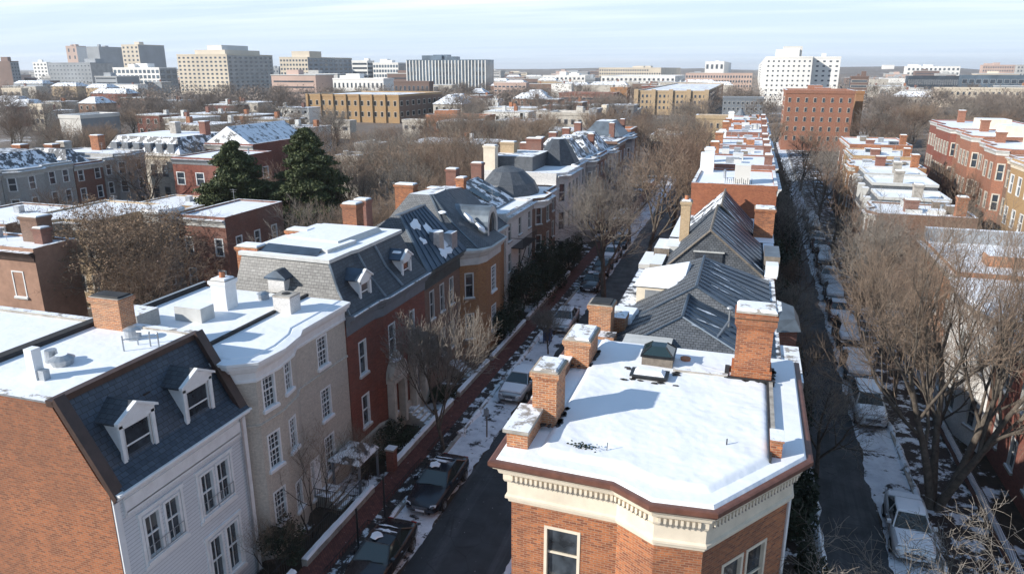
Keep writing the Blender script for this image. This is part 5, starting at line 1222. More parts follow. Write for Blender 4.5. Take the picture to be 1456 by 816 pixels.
# white tower in two shafts
t, bb = F('white_tower','bright white high-rise, left and taller shaft of the pair at right',1080,1090,1156,82,450,'off_white',side='W',nx=9,nz=9,sx=1,fw=.35,fh=.35)
x0,x1,y0,y1,H = bb; q = MB(); q.box(x0+5,x0+18,y0+2,y0+10,H,H+4.5,'off_white','snow'); q.box(x0+9,x1-6,y0+3,y0+9,H,H+6.2,'concrete_pale','snow'); q.build('penthouse', t)
t, bb = F('white_tower','bright white high-rise with side wall greyed as shade, right shaft of the pair',1150,1196,1211,82,446,'off_white',sidemat='concrete_grey',nx=5,nz=9,fw=.4,fh=.35,pent=1)  # shade on the white side wall painted in as grey
t, bb = F('apartment_tower','red-orange brick apartment building with pale window surrounds below the white towers',1114,1118,1216,131,200,'brick_rowan',side='W',nx=8,nz=5,sx=1,fw=.34,fh=.5,frame='limestone',depth=18)
F('office_block','dark brown glass block with white storey lines, right of the red apartment building',1210,1235,1262,110,420,'off_brown',sidemat='glass_far',nx=1,nz=5,band=True,sx=1,frame='concrete',side='E')
F('low_block','narrow tan brick slab beside the red apartment building',1218,1229,1232,132,215,'brick_amber')
F('low_block','grey rooftops block behind the dark brown glass block',1262,1296,1300,119,620,'concrete',nx=6,nz=2,side='E')
F('hospital_block','white stepped hospital-like block on the right skyline',1286,1290,1366,95,1300,'off_white',side='W',nx=12,nz=3,pent=3)
F('house','small white tower on the far ridge, right skyline',1254,1256,1272,93,2200,'off_white',side='W',cat='building')
F('office_block','long low glass block with fanned white fins, right skyline',1288,1292,1364,109,560,'glass_far',side='W',nx=22,nz=2,fw=.5,frame='off_white')
F('office_block','long low glazed office with snowy roof, right end of the skyline',1364,1368,1490,108,570,'glass_far_blue',side='W',nx=12,nz=2,fw=.8,frame='concrete_grey')
F('low_block','long beige parapeted building in front of the glass offices at right',1328,1334,1470,126,430,'off_beige',side='W',nx=16,nz=2,fw=.4)
F('apartment_block','pink brick apartment slab on the far right skyline',1394,1398,1446,93,1400,'off_pink',side='W',nx=14,nz=4)
F('apartment_block','pale grey block at the right edge of the skyline',1444,1447,1475,93,1350,'concrete',side='W',nx=6,nz=4)
# concrete box etc at mid left
F('garage_block','large blank concrete-coloured block, cream side lit and grey side in shade, upper left',84,114,170,167,178,'concrete_pale',sidemat='concrete_grey')  # grey side material carries the painted shade
F('apartment_house','small beige house with snowy roof left of the blank concrete block',40,60,66,150,260,'off_beige',nx=3,nz=2,cat='house')
F('low_block','low brown shed roof with skylights under the far left trees',2,30,36,127,420,'off_beige',nx=3,nz=2)
t, bb = F('row_house','dark red brick terrace with white arched dormers, behind the left conifer',362,408,416,197,150,'brick_deep',nx=5,nz=2,fw=.3,frame='white_paint',cat='house')
F('row_house','red brick terrace house with pale roof left of the arched-dormer terrace',300,352,362,199,148,'brick_red',nx=5,nz=2,fw=.3,frame='white_paint',cat='house',pent=2)
F('row_house','white-roofed low house right of the dark conifers',478,508,530,226,118,'limestone',nx=3,nz=1,cat='house',pent=2)
F('row_house','blue-grey roofed house with white parapet, in the trees above the conifers',505,538,548,208,140,'concrete',nx=3,nz=1,cat='house',pent=2)
F('row_house','low pinkish house with snowy roof in the woods above the left row',720,748,760,178,190,'off_pink',nx=3,nz=1,cat='house',pent=2)
F('row_house','small house with snowy flat roof between bare trees, behind the left row chimneys',780,840,850,163,215,'limestone',nx=6,nz=2,cat='house',pent=2)
F('row_house','narrow grey gabled house among bare trees, centre',838,848,856,158,205,'concrete_grey',nx=1,nz=3,cat='house')
F('row_house','thin cream house front between bare trees, centre',856,862,864,152,225,'cream_paint',cat='house')
F('row_house','red brick house with twin flat chimneys beside the blue turret roof, far left row',858,896,905,188,150,'brick_orange',nx=4,nz=1,cat='house',pent=1)

# ---- rows of small distant houses half hidden in the woods
def far_houses():
    random.seed(11)
    zones = [ # px range, py range, n, phrase
     (0,240,118,165,18,'below the left skyline'), (240,440,138,200,26,'left of the yellow brick building'),
     (300,440,165,195,8,'just above the dark conifers'), (560,800,122,175,34,'below the columned glass block'),
     (630,990,135,190,34,'in woods beyond the left row'), (700,1080,104,128,60,'among the far central rooftops'),
     (1240,1456,106,140,34,'below the right skyline'), (400,640,180,215,14,'right of the dark conifers')]
    kinds = [('brick_red','red brick'),('limestone','pale stone'),('brick_brown','brown brick'),('off_white','white'),('brick_buff','buff brick'),('concrete_grey','grey')]
    cnt = {}
    for (a, b, c, d, n, ph) in zones:
        for i in range(n):
            px = a+(b-a)*(i+random.random())/n; py = random.uniform(c, d); kd = random.choice(kinds)
            h = random.uniform(6, 8.5); g = PZ(px, py, h); dist = math.hypot(g.x, g.y)
            if dist > 1500: continue
            w = random.uniform(8, 18); dp = random.uniform(8, 12); sz = 'wide' if w > 16 else 'narrow'
            rk = random.random()*(.55 if dist < 280 else 1); rph = 'snowy flat roof' if rk < .6 else 'snowy hipped roof'
            if dist > 450: w *= 1.9; h += 2
            if 430 < px < 630 and dist < 310 or 900 < px < 1035 and 180 < dist < 360: continue
            if g.x > -20 and g.x < 32 and g.y < 165: continue
            if any(a_-3 < g.x+w/2 and g.x-w/2 < b_+3 and c_-3 < g.y+dp and g.y < d_+3 for a_, b_, c_, d_ in FOOT): continue
            lab = f'{sz} {kd[1]} house with {rph} {ph}'
            cx_, cy_ = g.x, g.y
            t = thing('distant_house', lab, 'house', (cx_, cy_, 0), f'{sz} {kd[1]} houses with {rph} {ph}')
            P = [(cx_-w/2,cy_),(cx_+w/2,cy_),(cx_+w/2,cy_+dp),(cx_-w/2,cy_+dp)]
            FOOT.append((cx_-w/2,cx_+w/2,cy_,cy_+dp))
            m_ = MB(); m_.prism(P, -.5, h-.3, kd[0]); m_.build('wall', t)
            m_ = MB()
            if rk < .6: m_.prism(inset(P, -.2), h-.3, h, 'pale_trim', 'snow_far')
            else: m_.loft([at3(inset(P, -.3), h-.3), at3(inset(P, 3.2), h+2.2)], 'snow_thin', 'snow')
            m_.build('roof', t)
            if dist < 450: far_windows(t, P[0], P[1], 1, h-.5, int(w/2.6), 2, .4, .5, 'interior_dark', 'pale_trim')
            for k in range(random.randint(1, 2)): x = cx_+random.uniform(-.4,.4)*w; chimney(t, x, cy_+dp*.5, 1.1, 1.1, h-.4, h+random.uniform(1.2,2), random.choice(['brick_orange','brick_deep','pale_trim']), bands=False, cap=None)
far_houses()

def far_blocks():
    random.seed(77); kinds = [('off_white','white'),('off_beige','beige'),('concrete','pale grey'),('off_pink','pinkish'),('off_brown','brown'),('concrete_grey','grey')]
    for i in range(120):
        px = random.uniform(0, 1456); dist = random.uniform(480, 1700)
        if 960 < px < 1230 and dist < 900 or 640 < px < 960 and dist < 800: continue
        kd = random.choice(kinds); g = FP(px, 110, dist); w = random.uniform(22, 52); dp = random.uniform(14, 26); h = random.uniform(9, 19)
        if any(a_-4 < g.x+w/2 and g.x-w/2 < b_+4 and c_-4 < g.y+dp and g.y < d_+4 for a_, b_, c_, d_ in FOOT): continue
        FOOT.append((g.x-w/2,g.x+w/2,g.y,g.y+dp))
        part = 'left' if px < 485 else 'central' if px < 970 else 'right'
        t = thing('distant_block', f'low {kd[1]} flat-roofed block in the {part} distance', 'building', (g.x,g.y,0), f'low {kd[1]} flat-roofed blocks in the {part} distance')
        P = [(g.x-w/2,g.y),(g.x+w/2,g.y),(g.x+w/2,g.y+dp),(g.x-w/2,g.y+dp)]
        m_ = MB(); m_.prism(P, -1, h-.5, kd[0]); m_.build('wall', t)
        m_ = MB(); m_.prism(inset(P, -.4), h-.5, h, 'pale_trim', 'snow_far'); m_.build('roof', t)
        for k in range(int(h/3.6)): 
            me = far_win_mesh(w*.92, 1.5, 'glass_far', kd[0]); link('window_band', me, t, Matrix.Translation((g.x-w*.46, g.y, 1.5+3.6*k)))
        bx(t, 'penthouse', g.x-w*.2, g.x+w*random.uniform(0,.2), g.y+3, g.y+9, h-.1, h+random.uniform(1.5,3.5), kd[0], 'snow')
far_blocks()

# ================================================================ TREES
def gen_tree(seed, H, lv=(6,7,7,6,4), trunk=.28, r0=.26, fork=.45, up=.12, spread=(28,52), ratio=(.62,.6,.58,.5,.45), wob=.16, r_min=.006, sides=(7,5,4,3,3), stems=1, curl=0, droop=0):
    rnd = random.Random(seed); T = MB(); Cc = MB()
    maxl = len(lv)
    def rings(mb, pts, rad, n, mat):
        base = len(mb.v); mi = mb.mi(mat); prev = None
        for i, p in enumerate(pts):
            d = (pts[min(i+1,len(pts)-1)]-pts[max(i-1,0)]).normalized()
            a = d.orthogonal().normalized() if prev is None else (prev-d*prev.dot(d)).normalized(); prev = a
            b = d.cross(a)
            for k in range(n):
                th = math.tau*k/n; mb.v.append(tuple(p+(a*math.cos(th)+b*math.sin(th))*rad[i]))
        for i in range(len(pts)-1):
            for k in range(n):
                k2 = (k+1) % n; mb.f.append((base+i*n+k, base+i*n+k2, base+(i+1)*n+k2, base+(i+1)*n+k)); mb.m.append(mi)
    def grow(p, d, L, r, l):
        ns = (6,5,4,3,2,2)[min(l,5)]
        pts = [p.copy()]; rad = [r]
        tip = max(r_min*.6, r*(.35 if l < maxl else .4))
        for i in range(ns):
            w = wob*(1 if l else .5)
            d = (d+Vector((rnd.gauss(0,w), rnd.gauss(0,w), rnd.gauss(0,w*.6)+up*(1 if l else .3)-(droop if l >= maxl-1 else 0)))).normalized()
            p = p+d*L/ns; pts.append(p.copy()); rad.append(r+(tip-r)*(i+1)/ns)
        n = sides[min(l, len(sides)-1)]
        rings(T if l <= 1 else Cc, pts, rad, n, 'b0' if l <= 2 else 'b1')
        if l >= maxl: return
        nc = lv[l]
        for c in range(nc):
            t = (fork if l == 0 else .22)+(1-(fork if l == 0 else .22))*((c+rnd.random()*.8)/nc)
            t = min(t, .999); f = t*ns; i = int(f); q = pts[i].lerp(pts[i+1], f-i); rr = rad[i]+(rad[i+1]-rad[i])*(f-i)
            dd = (pts[i+1]-pts[i]).normalized(); ax = dd.orthogonal().normalized()
            az = c*2.4+rnd.uniform(-.5,.5); ax.rotate(Matrix.Rotation(az, 3, dd))
            ang = math.radians(rnd.uniform(*spread))*(1 if t < .9 else .5)
            nd = dd.copy(); nd.rotate(Matrix.Rotation(ang, 3, ax))
            LL = L*ratio[l]*(1.12-.5*max(0, t-.4))*rnd.uniform(.75,1.15)
            if l == 0: LL = (H-q.z)*rnd.uniform(.55,.8)
            grow(q, nd, LL, max(r_min, rr*(rnd.uniform(.56,.74) if l < 2 else rnd.uniform(.5,.66))), l+1)
    if stems == 1: grow(Vector((0,0,-.2)), Vector((0,0,1)), H*.62, r0, 0)
    else:
        for s in range(stems):
            a = math.tau*s/stems+rnd.random(); grow(Vector((.12*math.cos(a),.12*math.sin(a),-.2)), Vector((.35*math.cos(a),.35*math.sin(a),1)).normalized(), H*.6, r0*.72, 0)
    return T, Cc
def tree_proto(name, label, seed, H, b0, b1, group=None, leaves=0, leafmat_='dry_leaf', cat='tree', single=False, **kw):
    T, Cc = gen_tree(seed, H, **kw)
    # rescale so that it stands exactly H tall
    zt = max(v[2] for v in Cc.v); k = H/zt
    for mb in (T, Cc): mb.v = [(x*k, y*k, z*k) for x, y, z in mb.v]; mb.names = [{'b0': b0, 'b1': b1}[n] for n in mb.names]
    if leaves:
        rnd = random.Random(seed+1); cand = [v for v in Cc.v[len(Cc.v)//3:] if v[2] > H*.25]; mi = Cc.mi(leafmat_)
        for _ in range(leaves):
            v = rnd.choice(cand); s = rnd.uniform(.05,.11); i = len(Cc.v); o = Vector(v)+Vector((rnd.gauss(0,.06),rnd.gauss(0,.06),rnd.gauss(0,.06)))
            a = Vector((rnd.gauss(0,1),rnd.gauss(0,1),rnd.gauss(0,1))).normalized(); b = a.orthogonal().normalized()
            Cc.v += [tuple(o), tuple(o+a*s+b*s*.4), tuple(o+a*s*1.8), tuple(o+a*s-b*s*.4)]; Cc.f.append((i,i+1,i+2,i+3)); Cc.m.append(mi)
    if single:
        n = len(T.v); T.v += Cc.v; off = {i: T.mi(nm) for i, nm in enumerate(Cc.names)}
        T.f += [tuple(a+n for a in f) for f in Cc.f]; T.m += [off[m] for m in Cc.m]
        o = T.build(name, smooth=True)
        tag(o, label, cat, group); return o
    t = thing(name, label, cat, (0,0,0), group)
    T.build('trunk', t, True); Cc.build('crown', t, True); return t
USED = set()
def plant(proto, loc, rot=0, scale=1, label=None, group=None):
    """first use moves the prototype itself, later uses copy it"""
    if proto.name not in USED:
        USED.add(proto.name); o = proto; o.location = loc; o.rotation_euler = (0,0,rot); o.scale = (scale,)*3 if isinstance(scale,(int,float)) else scale
        if label: o['label'] = label
        if group: o['group'] = group
        return o
    o = copy_thing(proto, loc, rot, label, group, scale)
    if not group and 'group' in o: del o['group']
    return o
V_BIG = dict(lv=(6,6,7,5,4), stems=4, r0=.34, fork=.42, up=.12, spread=(18,46), ratio=(.6,.55,.52,.5,.5), wob=.12, r_min=.0065)
bigT = tree_proto('bare_tree', 'large multi-stemmed bare tree with brown fan-shaped crown, standing over the right street', 21, 14.0, 'bark', 'twig_brown', **V_BIG)
treeA = tree_proto('bare_tree', 'bare vase-shaped street tree on the left brick pavement by the red brick house', 5, 8.8, 'bark', 'twig_grey', lv=(8,8,7,5,3), r0=.17, fork=.28, up=.14, spread=(22,45), wob=.13, r_min=.0105)
treeB = tree_proto('bare_tree', 'big spreading bare tree over the left street beyond the parked cars', 9, 13.5, 'bark', 'twig_grey', lv=(7,7,7,6,4), r0=.32, fork=.32, up=.1, spread=(28,55), wob=.18, r_min=.008)
treeC = tree_proto('bare_tree', 'broad bare tree with dried brown leaves behind the white clapboard house roof', 14, 10.5, 'bark', 'twig_brown', leaves=5500, lv=(7,7,7,5,4), r0=.26, fork=.25, up=.06, spread=(30,60), wob=.2, r_min=.008)
small = tree_proto('bare_sapling', 'thin leafless multi-stemmed shrub tree in the front yard of the tan house', 31, 6.2, 'bark_dark', 'twig_brown', lv=(5,6,5,4), stems=3, r0=.07, fork=.2, up=.1, spread=(20,50), wob=.17, r_min=.004, ratio=(.6,.55,.5,.5))
thorn = tree_proto('bare_tree', 'low arching bare tree with pale tangled twigs in front of the lower right corner', 44, 6.5, 'bark', 'twig_grey', lv=(7,7,6,5), r0=.14, fork=.2, up=.02, spread=(35,65), wob=.22, r_min=.007, ratio=(.7,.62,.55,.5), droop=.05)
midT = [tree_proto('bare_tree', 'x', 60+i, 12, 'bark', ('twig_brown','twig_grey','twig_red')[i], lv=(6,7,6,6), r0=.24, fork=.24, up=.1, spread=(26,55), wob=.16, r_min=.014, ratio=(.62,.6,.58,.5)) for i in range(3)]
farT = [tree_proto('distant_tree', 'x', 80+i, 13, 'bark', 'twig_far', single=True, lv=(7,7,6,4), r0=.28, fork=.2, up=.08, spread=(28,60), wob=.18, r_min=.034, sides=(5,4,3,3,3), ratio=(.6,.6,.6,.55,.5)) for i in range(3)]

plant(bigT, (10.3,36.6,0), 1.7, (1.12,1.12,1.2))
plant(treeA, (-15.2,34.6,.1), .3, (.9,.9,1.08))
plant(treeB, (-12.0,66.5,0), 1.1)
plant(treeC, (-44.5,43.5,0), .2, (1.35,1.35,1.12))
plant(treeC, (-52,48.0,0), 2.2, 1.1, 'smaller bare tree with clinging brown leaves, farther left behind the broad one')
plant(treeC, (-38.5,38.5,0), 4.0, .95, 'low brown-leaved tree pressed against the back of the brick chimney at left')
plant(small, (-17.9,25.3,.05), .5)
plant(small, (-17.7,30.4,.05), 2.5, .6, 'small leafless shrub beside the snow dusted entrance canopy')
plant(small, (-17.8,22.2,.05), 1.5, .55, 'leafless shrub by the corner of the white clapboard house')
plant(thorn, tuple(PZ(1400,770,7.5).xy)+(0,), .3, (1.3,1.3,1.32))
plant(thorn, tuple(PZ(1270,800,7.2).xy)+(0,), 2.1, (1.2,1.2,1.26), 'low pale-twigged bare tree at the bottom edge beside the right street')
plant(treeB, (11.0,58,0), 2.0, .95, 'spreading bare tree in front of the snowy skylit house, right street')
plant(treeB, (4.0,84,0), .6, .8, 'bare tree leaning over the left side of the right street, halfway along')
plant(treeB, (3.6,54,0), 3.6, .55, 'dark bare tree beside the roofs over the left side of the right street')
plant(treeA, (-13.3,50.8,0), 1.0, .5, 'thin young bare tree standing in the snow strip of the left street')
lab = ['bare tree rising between the left street and the central slate roofs', 'reddish bare tree at the far bend of the left street', 'tall bare tree right of the red wall at the end of the left street', 'bare tree against the ochre limestone house', 'bare tree leaning towards the lilac-white house']
for i, (x, y, s, k) in enumerate(((-9.5,80,1.15,0),(-8.4,93,1.2,2),(-8.0,106,1.2,2),(-9,122,1.15,0),(-13.2,90,1.0,1))): plant(midT[k], (x,y,0), i*1.3, s, lab[i])
lab = ['bare reddish tree by the row of snow-covered cars', 'bare tree before the mansard houses on the right street', 'slender bare tree near the far cars on the right street', 'bare tree below the red apartment tower', 'bare tree in the dark hedge line of the right street', 'bare tree at the far end of the right street',
       'bare tree in front of the tall red houses, left one', 'bare tree in front of the tall red houses, right one', 'bare tree below the bow bay of the red-orange house', 'bare tree in the gap behind the middle right row']
for i, (x, y, s, k) in enumerate(((10.3,67,.95,2),(10.5,92,1.0,2),(10.2,110,1.05,1),(9.5,140,1.0,0),(4.4,112,.7,1),(5,160,1.1,0),(24.8,132,.8,1),(25.8,118,.75,0),(25.5,103,.85,2),(22.5,88,.7,1))): plant(midT[k], (x,y,0), i*1.7+.4, s, lab[i])
for i, (x, y, s, k, lb) in enumerate(((5.0,38,.6,1,'dark bare tree beside the big chimney, left of the right street'),(4.8,46,.55,0,'dark bare tree beside the slate gable, left of the right street'),(5.0,63,.6,2,'bare tree beside the orange chimney, left of the right street'),(5.2,74,.85,1,'bare tree beside the bare red wall, left of the right street'),(5.0,98,.95,0,'bare tree far along the left of the right street'),(10.6,50,.6,1,'bare tree just behind the white SUV'),(12.2,45,.55,0,'bare tree in front of the rounded cream house'),(11.8,77,.8,1,'bare tree by the skylit brown house'))): plant(midT[k], (x,y,0), i*1.9+1, s, lb)
# trees of the left yards and the block behind the left row
lab2 = ['bare tree behind the orange chimney of the red mansard house', 'bare tree between the conifers and the brown brick house', 'bare tree behind the pointed slate roof', 'bare tree behind the whitewashed house', 'wide bare tree behind the slate dome roof', 'bare tree in the block behind the lilac-white house',
  'bare tree in the middle of the left block, behind the domed house', 'bare tree right of the conifers', 'tall bare tree above the chimneys of the left row', 'bare tree beyond the chimneys near the block centre', 'bare tree near the white-roofed low house', 'bare tree left of the round turret', 'bare tree in front of the shaded grey row', 'pale bare tree at the left edge before the grey bowfronts', 'bare tree before the cream mansard house',
  'bare tree under the conifers at left', 'bare tree beside the yellow brick garage', 'bare tree left of the blank concrete block', 'dark bare tree at the far left before the concrete block','bare tree at the left edge above the grey bowfronts']
pos2 = [(-34,50,.8,1),(-34,58,.85,0),(-31,62,.9,0),(-31,72,.95,2),(-33,82,1.0,0),(-31,93,1.0,0),(-40,88,1.0,1),(-42,75,.95,0),(-36,104,1.05,2),(-45,100,1.0,0),(-56,104,.9,0),(-60,46,.8,1),(-72,60,.85,2),(-80,56,.9,1),(-78,88,.7,1),(-40,62,.8,1),(-61,76,.7,0),(-118,112,1,0),(-112,98,1.05,1),(-105,72,1,1)]
for i, (x, y, s, k) in enumerate(pos2): plant(midT[k], (x,y,0), i*2.1, s, lab2[i])
# woods: individual distant trees, each region with its own wording
def wood_phrase(px, dist):
    if dist < 210:
        for lim, ph in ((240,'in the left block woods'),(500,'around the two dark conifers'),(760,'behind the chimneys of the left row'),(1090,'beyond the left street'),(9999,'around the right hand rows')):
            if px < lim: return ph
    for lim, ph in ((250,'below the left skyline'),(440,'below the big beige block'),(630,'around the yellow brick building'),(760,'below the columned glass block'),(1090,'in the central distance'),(9999,'below the right skyline')):
        if px < lim: return ph
def project(x, y, z):
    z -= CAMZ; r = x*math.cos(YAW)+y*math.sin(YAW); fw = -x*math.sin(YAW)+y*math.cos(YAW)
    d = fw*math.cos(PITCH)-z*math.sin(PITCH); u = fw*math.sin(PITCH)+z*math.cos(PITCH)
    return 728+FPX*r/d, 408-FPX*u/d, fw
def clear(x, y, m=1.5): return not any(a-m < x < b+m and c-m < y < d+m for a, b, c, d in FOOT)
def woods():
    random.seed(23); n = 0; placed = []
    def try_(px0, px1, d0, d1, want, bias, far, sp):
        nonlocal n
        k = 0; tries = 0
        while k < want and tries < want*40:
            tries += 1; px = random.uniform(px0, px1); dist = d0+(d1-d0)*random.random()**bias
            g = FP(px, 200, dist); x, y = g.x, g.y
            if far and (430 < px < 630 and dist < 330 or 900 < px < 1030 and dist < 380) and random.random() < .85: continue
            if (-20 < x < 28 and y < 150) or (2 < x < 11 and y < 240): continue
            if not clear(x, y, 2.0) or any((x-a)**2+(y-b)**2 < sp*sp for a, b in placed): continue
            placed.append((x, y)); k += 1; n += 1
            sz = random.uniform(.72, 1.1); ph = wood_phrase(px, dist)
            pr = farT[n % 3] if far else midT[n % 3]
            plant(pr, (x, y, 0), random.uniform(0, 6.28), (sz*1.2, sz*1.2, sz), f'bare brown tree {ph}', f'bare brown trees {ph}')
    try_(20, 520, 95, 205, 36, 1.0, False, 6); try_(520, 760, 75, 200, 46, 1.0, False, 5.5); try_(760, 990, 135, 230, 30, 1.0, False, 5.5); try_(1225, 1440, 150, 240, 22, 1, False, 6)
    try_(-10, 250, 205, 520, 30, 1.2, True, 6.5); try_(250, 560, 205, 520, 42, 1.2, True, 6.5); try_(560, 800, 200, 520, 42, 1.2, True, 6.5); try_(800, 1090, 230, 560, 26, 1.2, True, 7); try_(1225, 1466, 230, 520, 44, 1.2, True, 7)
woods()
def far_mass():
    random.seed(31); mb = MB(); mi = mb.mi('twig_far')
    for _ in range(2300):
        px = random.uniform(-40, 1500); dist = 330+2300*random.random()**1.9
        g = FP(px, 110, dist)
        if not clear(g.x, g.y, 3): continue
        if random.random() < .8 and (425 < px < 635 and dist < 420 or 890 < px < 1035 and dist < 480 or 250 < px < 500 and 560 < dist < 640 or 570 < px < 705 and 480 < dist < 600): continue
        R_ = random.uniform(4.5, 8); Hh = random.uniform(9, 13.5); big = 1+dist/1800
        for k in range(60):
            a = random.uniform(0, 6.28); rr = R_*random.random()**.5; z = random.uniform(1, Hh)*(1-.4*(rr/R_)**2); s = random.uniform(.35, 1.0)*big
            x, y = g.x+rr*math.cos(a), g.y+rr*math.sin(a); i = len(mb.v); dx, dy = math.cos(a)*s*.5+random.gauss(0,.3), math.sin(a)*s*.5+random.gauss(0,.3)
            mb.v += [(x,y,z),(x+dx,y+dy,z+s),(x-dy*.35,y+dx*.35,z+s*.8)]; mb.f.append((i,i+1,i+2)); mb.m.append(mi)
    o = mb.build('distant_woods'); o['kind'] = 'stuff'
far_mass()

# ---- evergreens
def leafcloud(mb, c, rx, ry, rz, n, s, mat, rnd, shell=.55):
    mi = mb.mi(mat)
    for _ in range(n):
        d = Vector((rnd.gauss(0,1), rnd.gauss(0,1), rnd.gauss(0,1))).normalized(); r = shell+(1-shell)*rnd.random()**.6
        o = Vector((c[0]+d.x*rx*r, c[1]+d.y*ry*r, c[2]+d.z*rz*r)); a = Vector((rnd.gauss(0,1), rnd.gauss(0,1), rnd.gauss(0,.7))).normalized(); b = a.orthogonal().normalized(); b.rotate(Matrix.Rotation(rnd.uniform(0,6.28),3,a))
        k = s*rnd.uniform(.6,1.4); i = len(mb.v); mb.v += [tuple(o-b*k*.35), tuple(o+a*k), tuple(o+b*k*.35), tuple(o-a*k*.4)]; mb.f.append((i,i+1,i+2,i+3)); mb.m.append(mi)
def conifer(label, seed, H, W, loc, mat='leaf_cedar', n=150, leaf=.22, name='conifer_tree'):
    rnd = random.Random(seed); t = thing(name, label, 'tree', loc)
    T = MB(); T.tube([(0,0,-.2),(.1,0,H*.3),(0,.1,H*.65),(0,0,H*.97)], [.3*H/12,.24*H/12,.13*H/12,.03], 'bark_dark', 7); Cc = MB(); 
    for k in range(n):
        f = rnd.random()**.85; z = H*(.08+.9*f); r = W/2*((1-f)**.68)*(1.08 if f > .12 else .85)*rnd.uniform(.6,1.15); a = rnd.uniform(0,6.28)
        tip = Vector((r*math.cos(a), r*math.sin(a), z-r*.12)); base = Vector((0,0,z+r*.05)); T.tube([base, base.lerp(tip,.6)+Vector((0,0,.1)), tip], [.05,.03,.01], 'bark_dark', 3)
        m = 3+int(r*1.3)
        for j in range(m):
            p = base.lerp(tip, .35+.65*(j+rnd.random())/m); leafcloud(Cc, p, .5+.16*r, .5+.16*r, .3, 95, leaf, mat, rnd, .1)
    for o in (T.build('trunk', t, True), Cc.build('crown', t)): o.matrix_parent_inverse = Matrix()
    return t
conifer('tall dark green conifer, left of the pair beside the bare trees', 3, 13.6, 12.5, tuple(PZ(347,372,0)), n=240)
conifer('tall dark green conifer, right and taller of the pair', 4, 14.9, 13.0, tuple(PZ(447,366,0)), n=260)
conifer('small green conifer beside the yellow-brown house, left of two', 5, 5.5, 4, (24.5,83,0), 'leaf_olive', 50, .18)
conifer('small green conifer beside the yellow-brown house, right of two', 6, 6.2, 4, (26.0,78,0), 'leaf_olive', 50, .18)
conifer('distant dark pine right of the big beige block', 7, 15, 12, tuple(FP(395,118,520).xy)+(0,), 'leaf_farpine', 60, .6)
def bush(label, seed, loc, rx, ry, h, mat='leaf_dark', n=5, dens=420, leaf=.11, name='evergreen_bush', cat='bush', group=None):
    rnd = random.Random(seed); mb = MB()
    for k in range(n): leafcloud(mb, (rnd.uniform(-.6,.6)*rx, rnd.uniform(-.6,.6)*ry, h*rnd.uniform(.3,.75)), rx*.55, ry*.55, h*.32, dens, leaf, mat, rnd, .3)
    for k in range(4): a = rnd.uniform(0,6.28); mb.tube([(0,0,0),(rx*.4*math.cos(a),ry*.4*math.sin(a),h*.6)],[.04,.015],'bark_dark',4)
    o = mb.build(name); o.location = loc; return tag(o, label, cat, group)
bush('dark evergreen shrubbery in the yard between the white and tan houses', 1, (-17.9,23.4,0), 1.0, 1.3, 2.0)
bush('dark evergreen bush beside the red brick house steps', 2, (-17.9,33.6,0), .9, 2.2, 1.5)
bush('dark clipped bush near the second stone door surround', 3, (-17.6,40.2,0), .8, 1.2, 1.3)
bush('dark bush at the foot of the white clapboard house', 4, (-17.9,20.5,0), .8, 1.5, 1.3)
for i, (x, y, rx, ry, h, lb) in enumerate(((-17.6,58,1.6,2.6,5.5,'tall dark holly in front of the whitewashed house'),(-17.2,64,1.6,2.4,6.0,'tall dark evergreen at the brown brick house corner'),(-17.4,69,1.5,2.5,4.5,'dark evergreen bush in front of the brown domed house'),(-17.5,52.5,1.4,2.2,3.2,'dark undergrowth below the amber bay'),(-17.4,75,1.3,2.4,4.2,'dark evergreen below the lilac-white house'))):
    bush(lb, 20+i, (x,y,0), rx, ry, h, n=8, dens=600, leaf=.14)
rl = ['dark evergreen beside the cream cornice, nearest on the left of the right street', 'dark holly beside the big chimney, second on the left of the right street', 'dark evergreen clump below the metal bay roof', 'dark evergreen clump beside the slate gable', 'dark evergreen beside the orange chimney, left of the right street', 'green-black hedge tree by the bare red wall', 'hedge tree beyond the bare red wall, left of the right street', 'large dark evergreen farther along the left of the right street', 'olive dark evergreen in the far left hedge line of the right street', 'last dark evergreen in the hedge line before the red tower']
for i, (y, h, rx) in enumerate(((26,3.0,.8),(33,3.6,.9),(41,4.6,1.0),(49,5.0,1.1),(58,5.5,1.2),(67,6.5,1.5),(77,7.0,1.6),(89,7.5,1.8),(103,7.5,1.9),(122,8,2.0))):
    bush(rl[i], 40+i, (3.7+(.3 if i > 4 else 0),y,0), rx, 3.2, h, n=9, dens=520, leaf=.15, mat='leaf_dark' if i not in (8,) else 'leaf_olive')
bush('dark ivy-covered bush below the yellow-brown house', 60, (22.5,80,0), 2.4, 3, 4.5, n=8, dens=500, leaf=.16)
bush('dark evergreen clump behind the middle right row', 61, (23,96,0), 2.4, 3, 5.5, n=8, dens=500, leaf=.18)
bush('dark evergreen mass beyond the bright red house garage, left block', 62, (-78,80,0), 2.5, 3, 4, n=8, dens=400, leaf=.2)

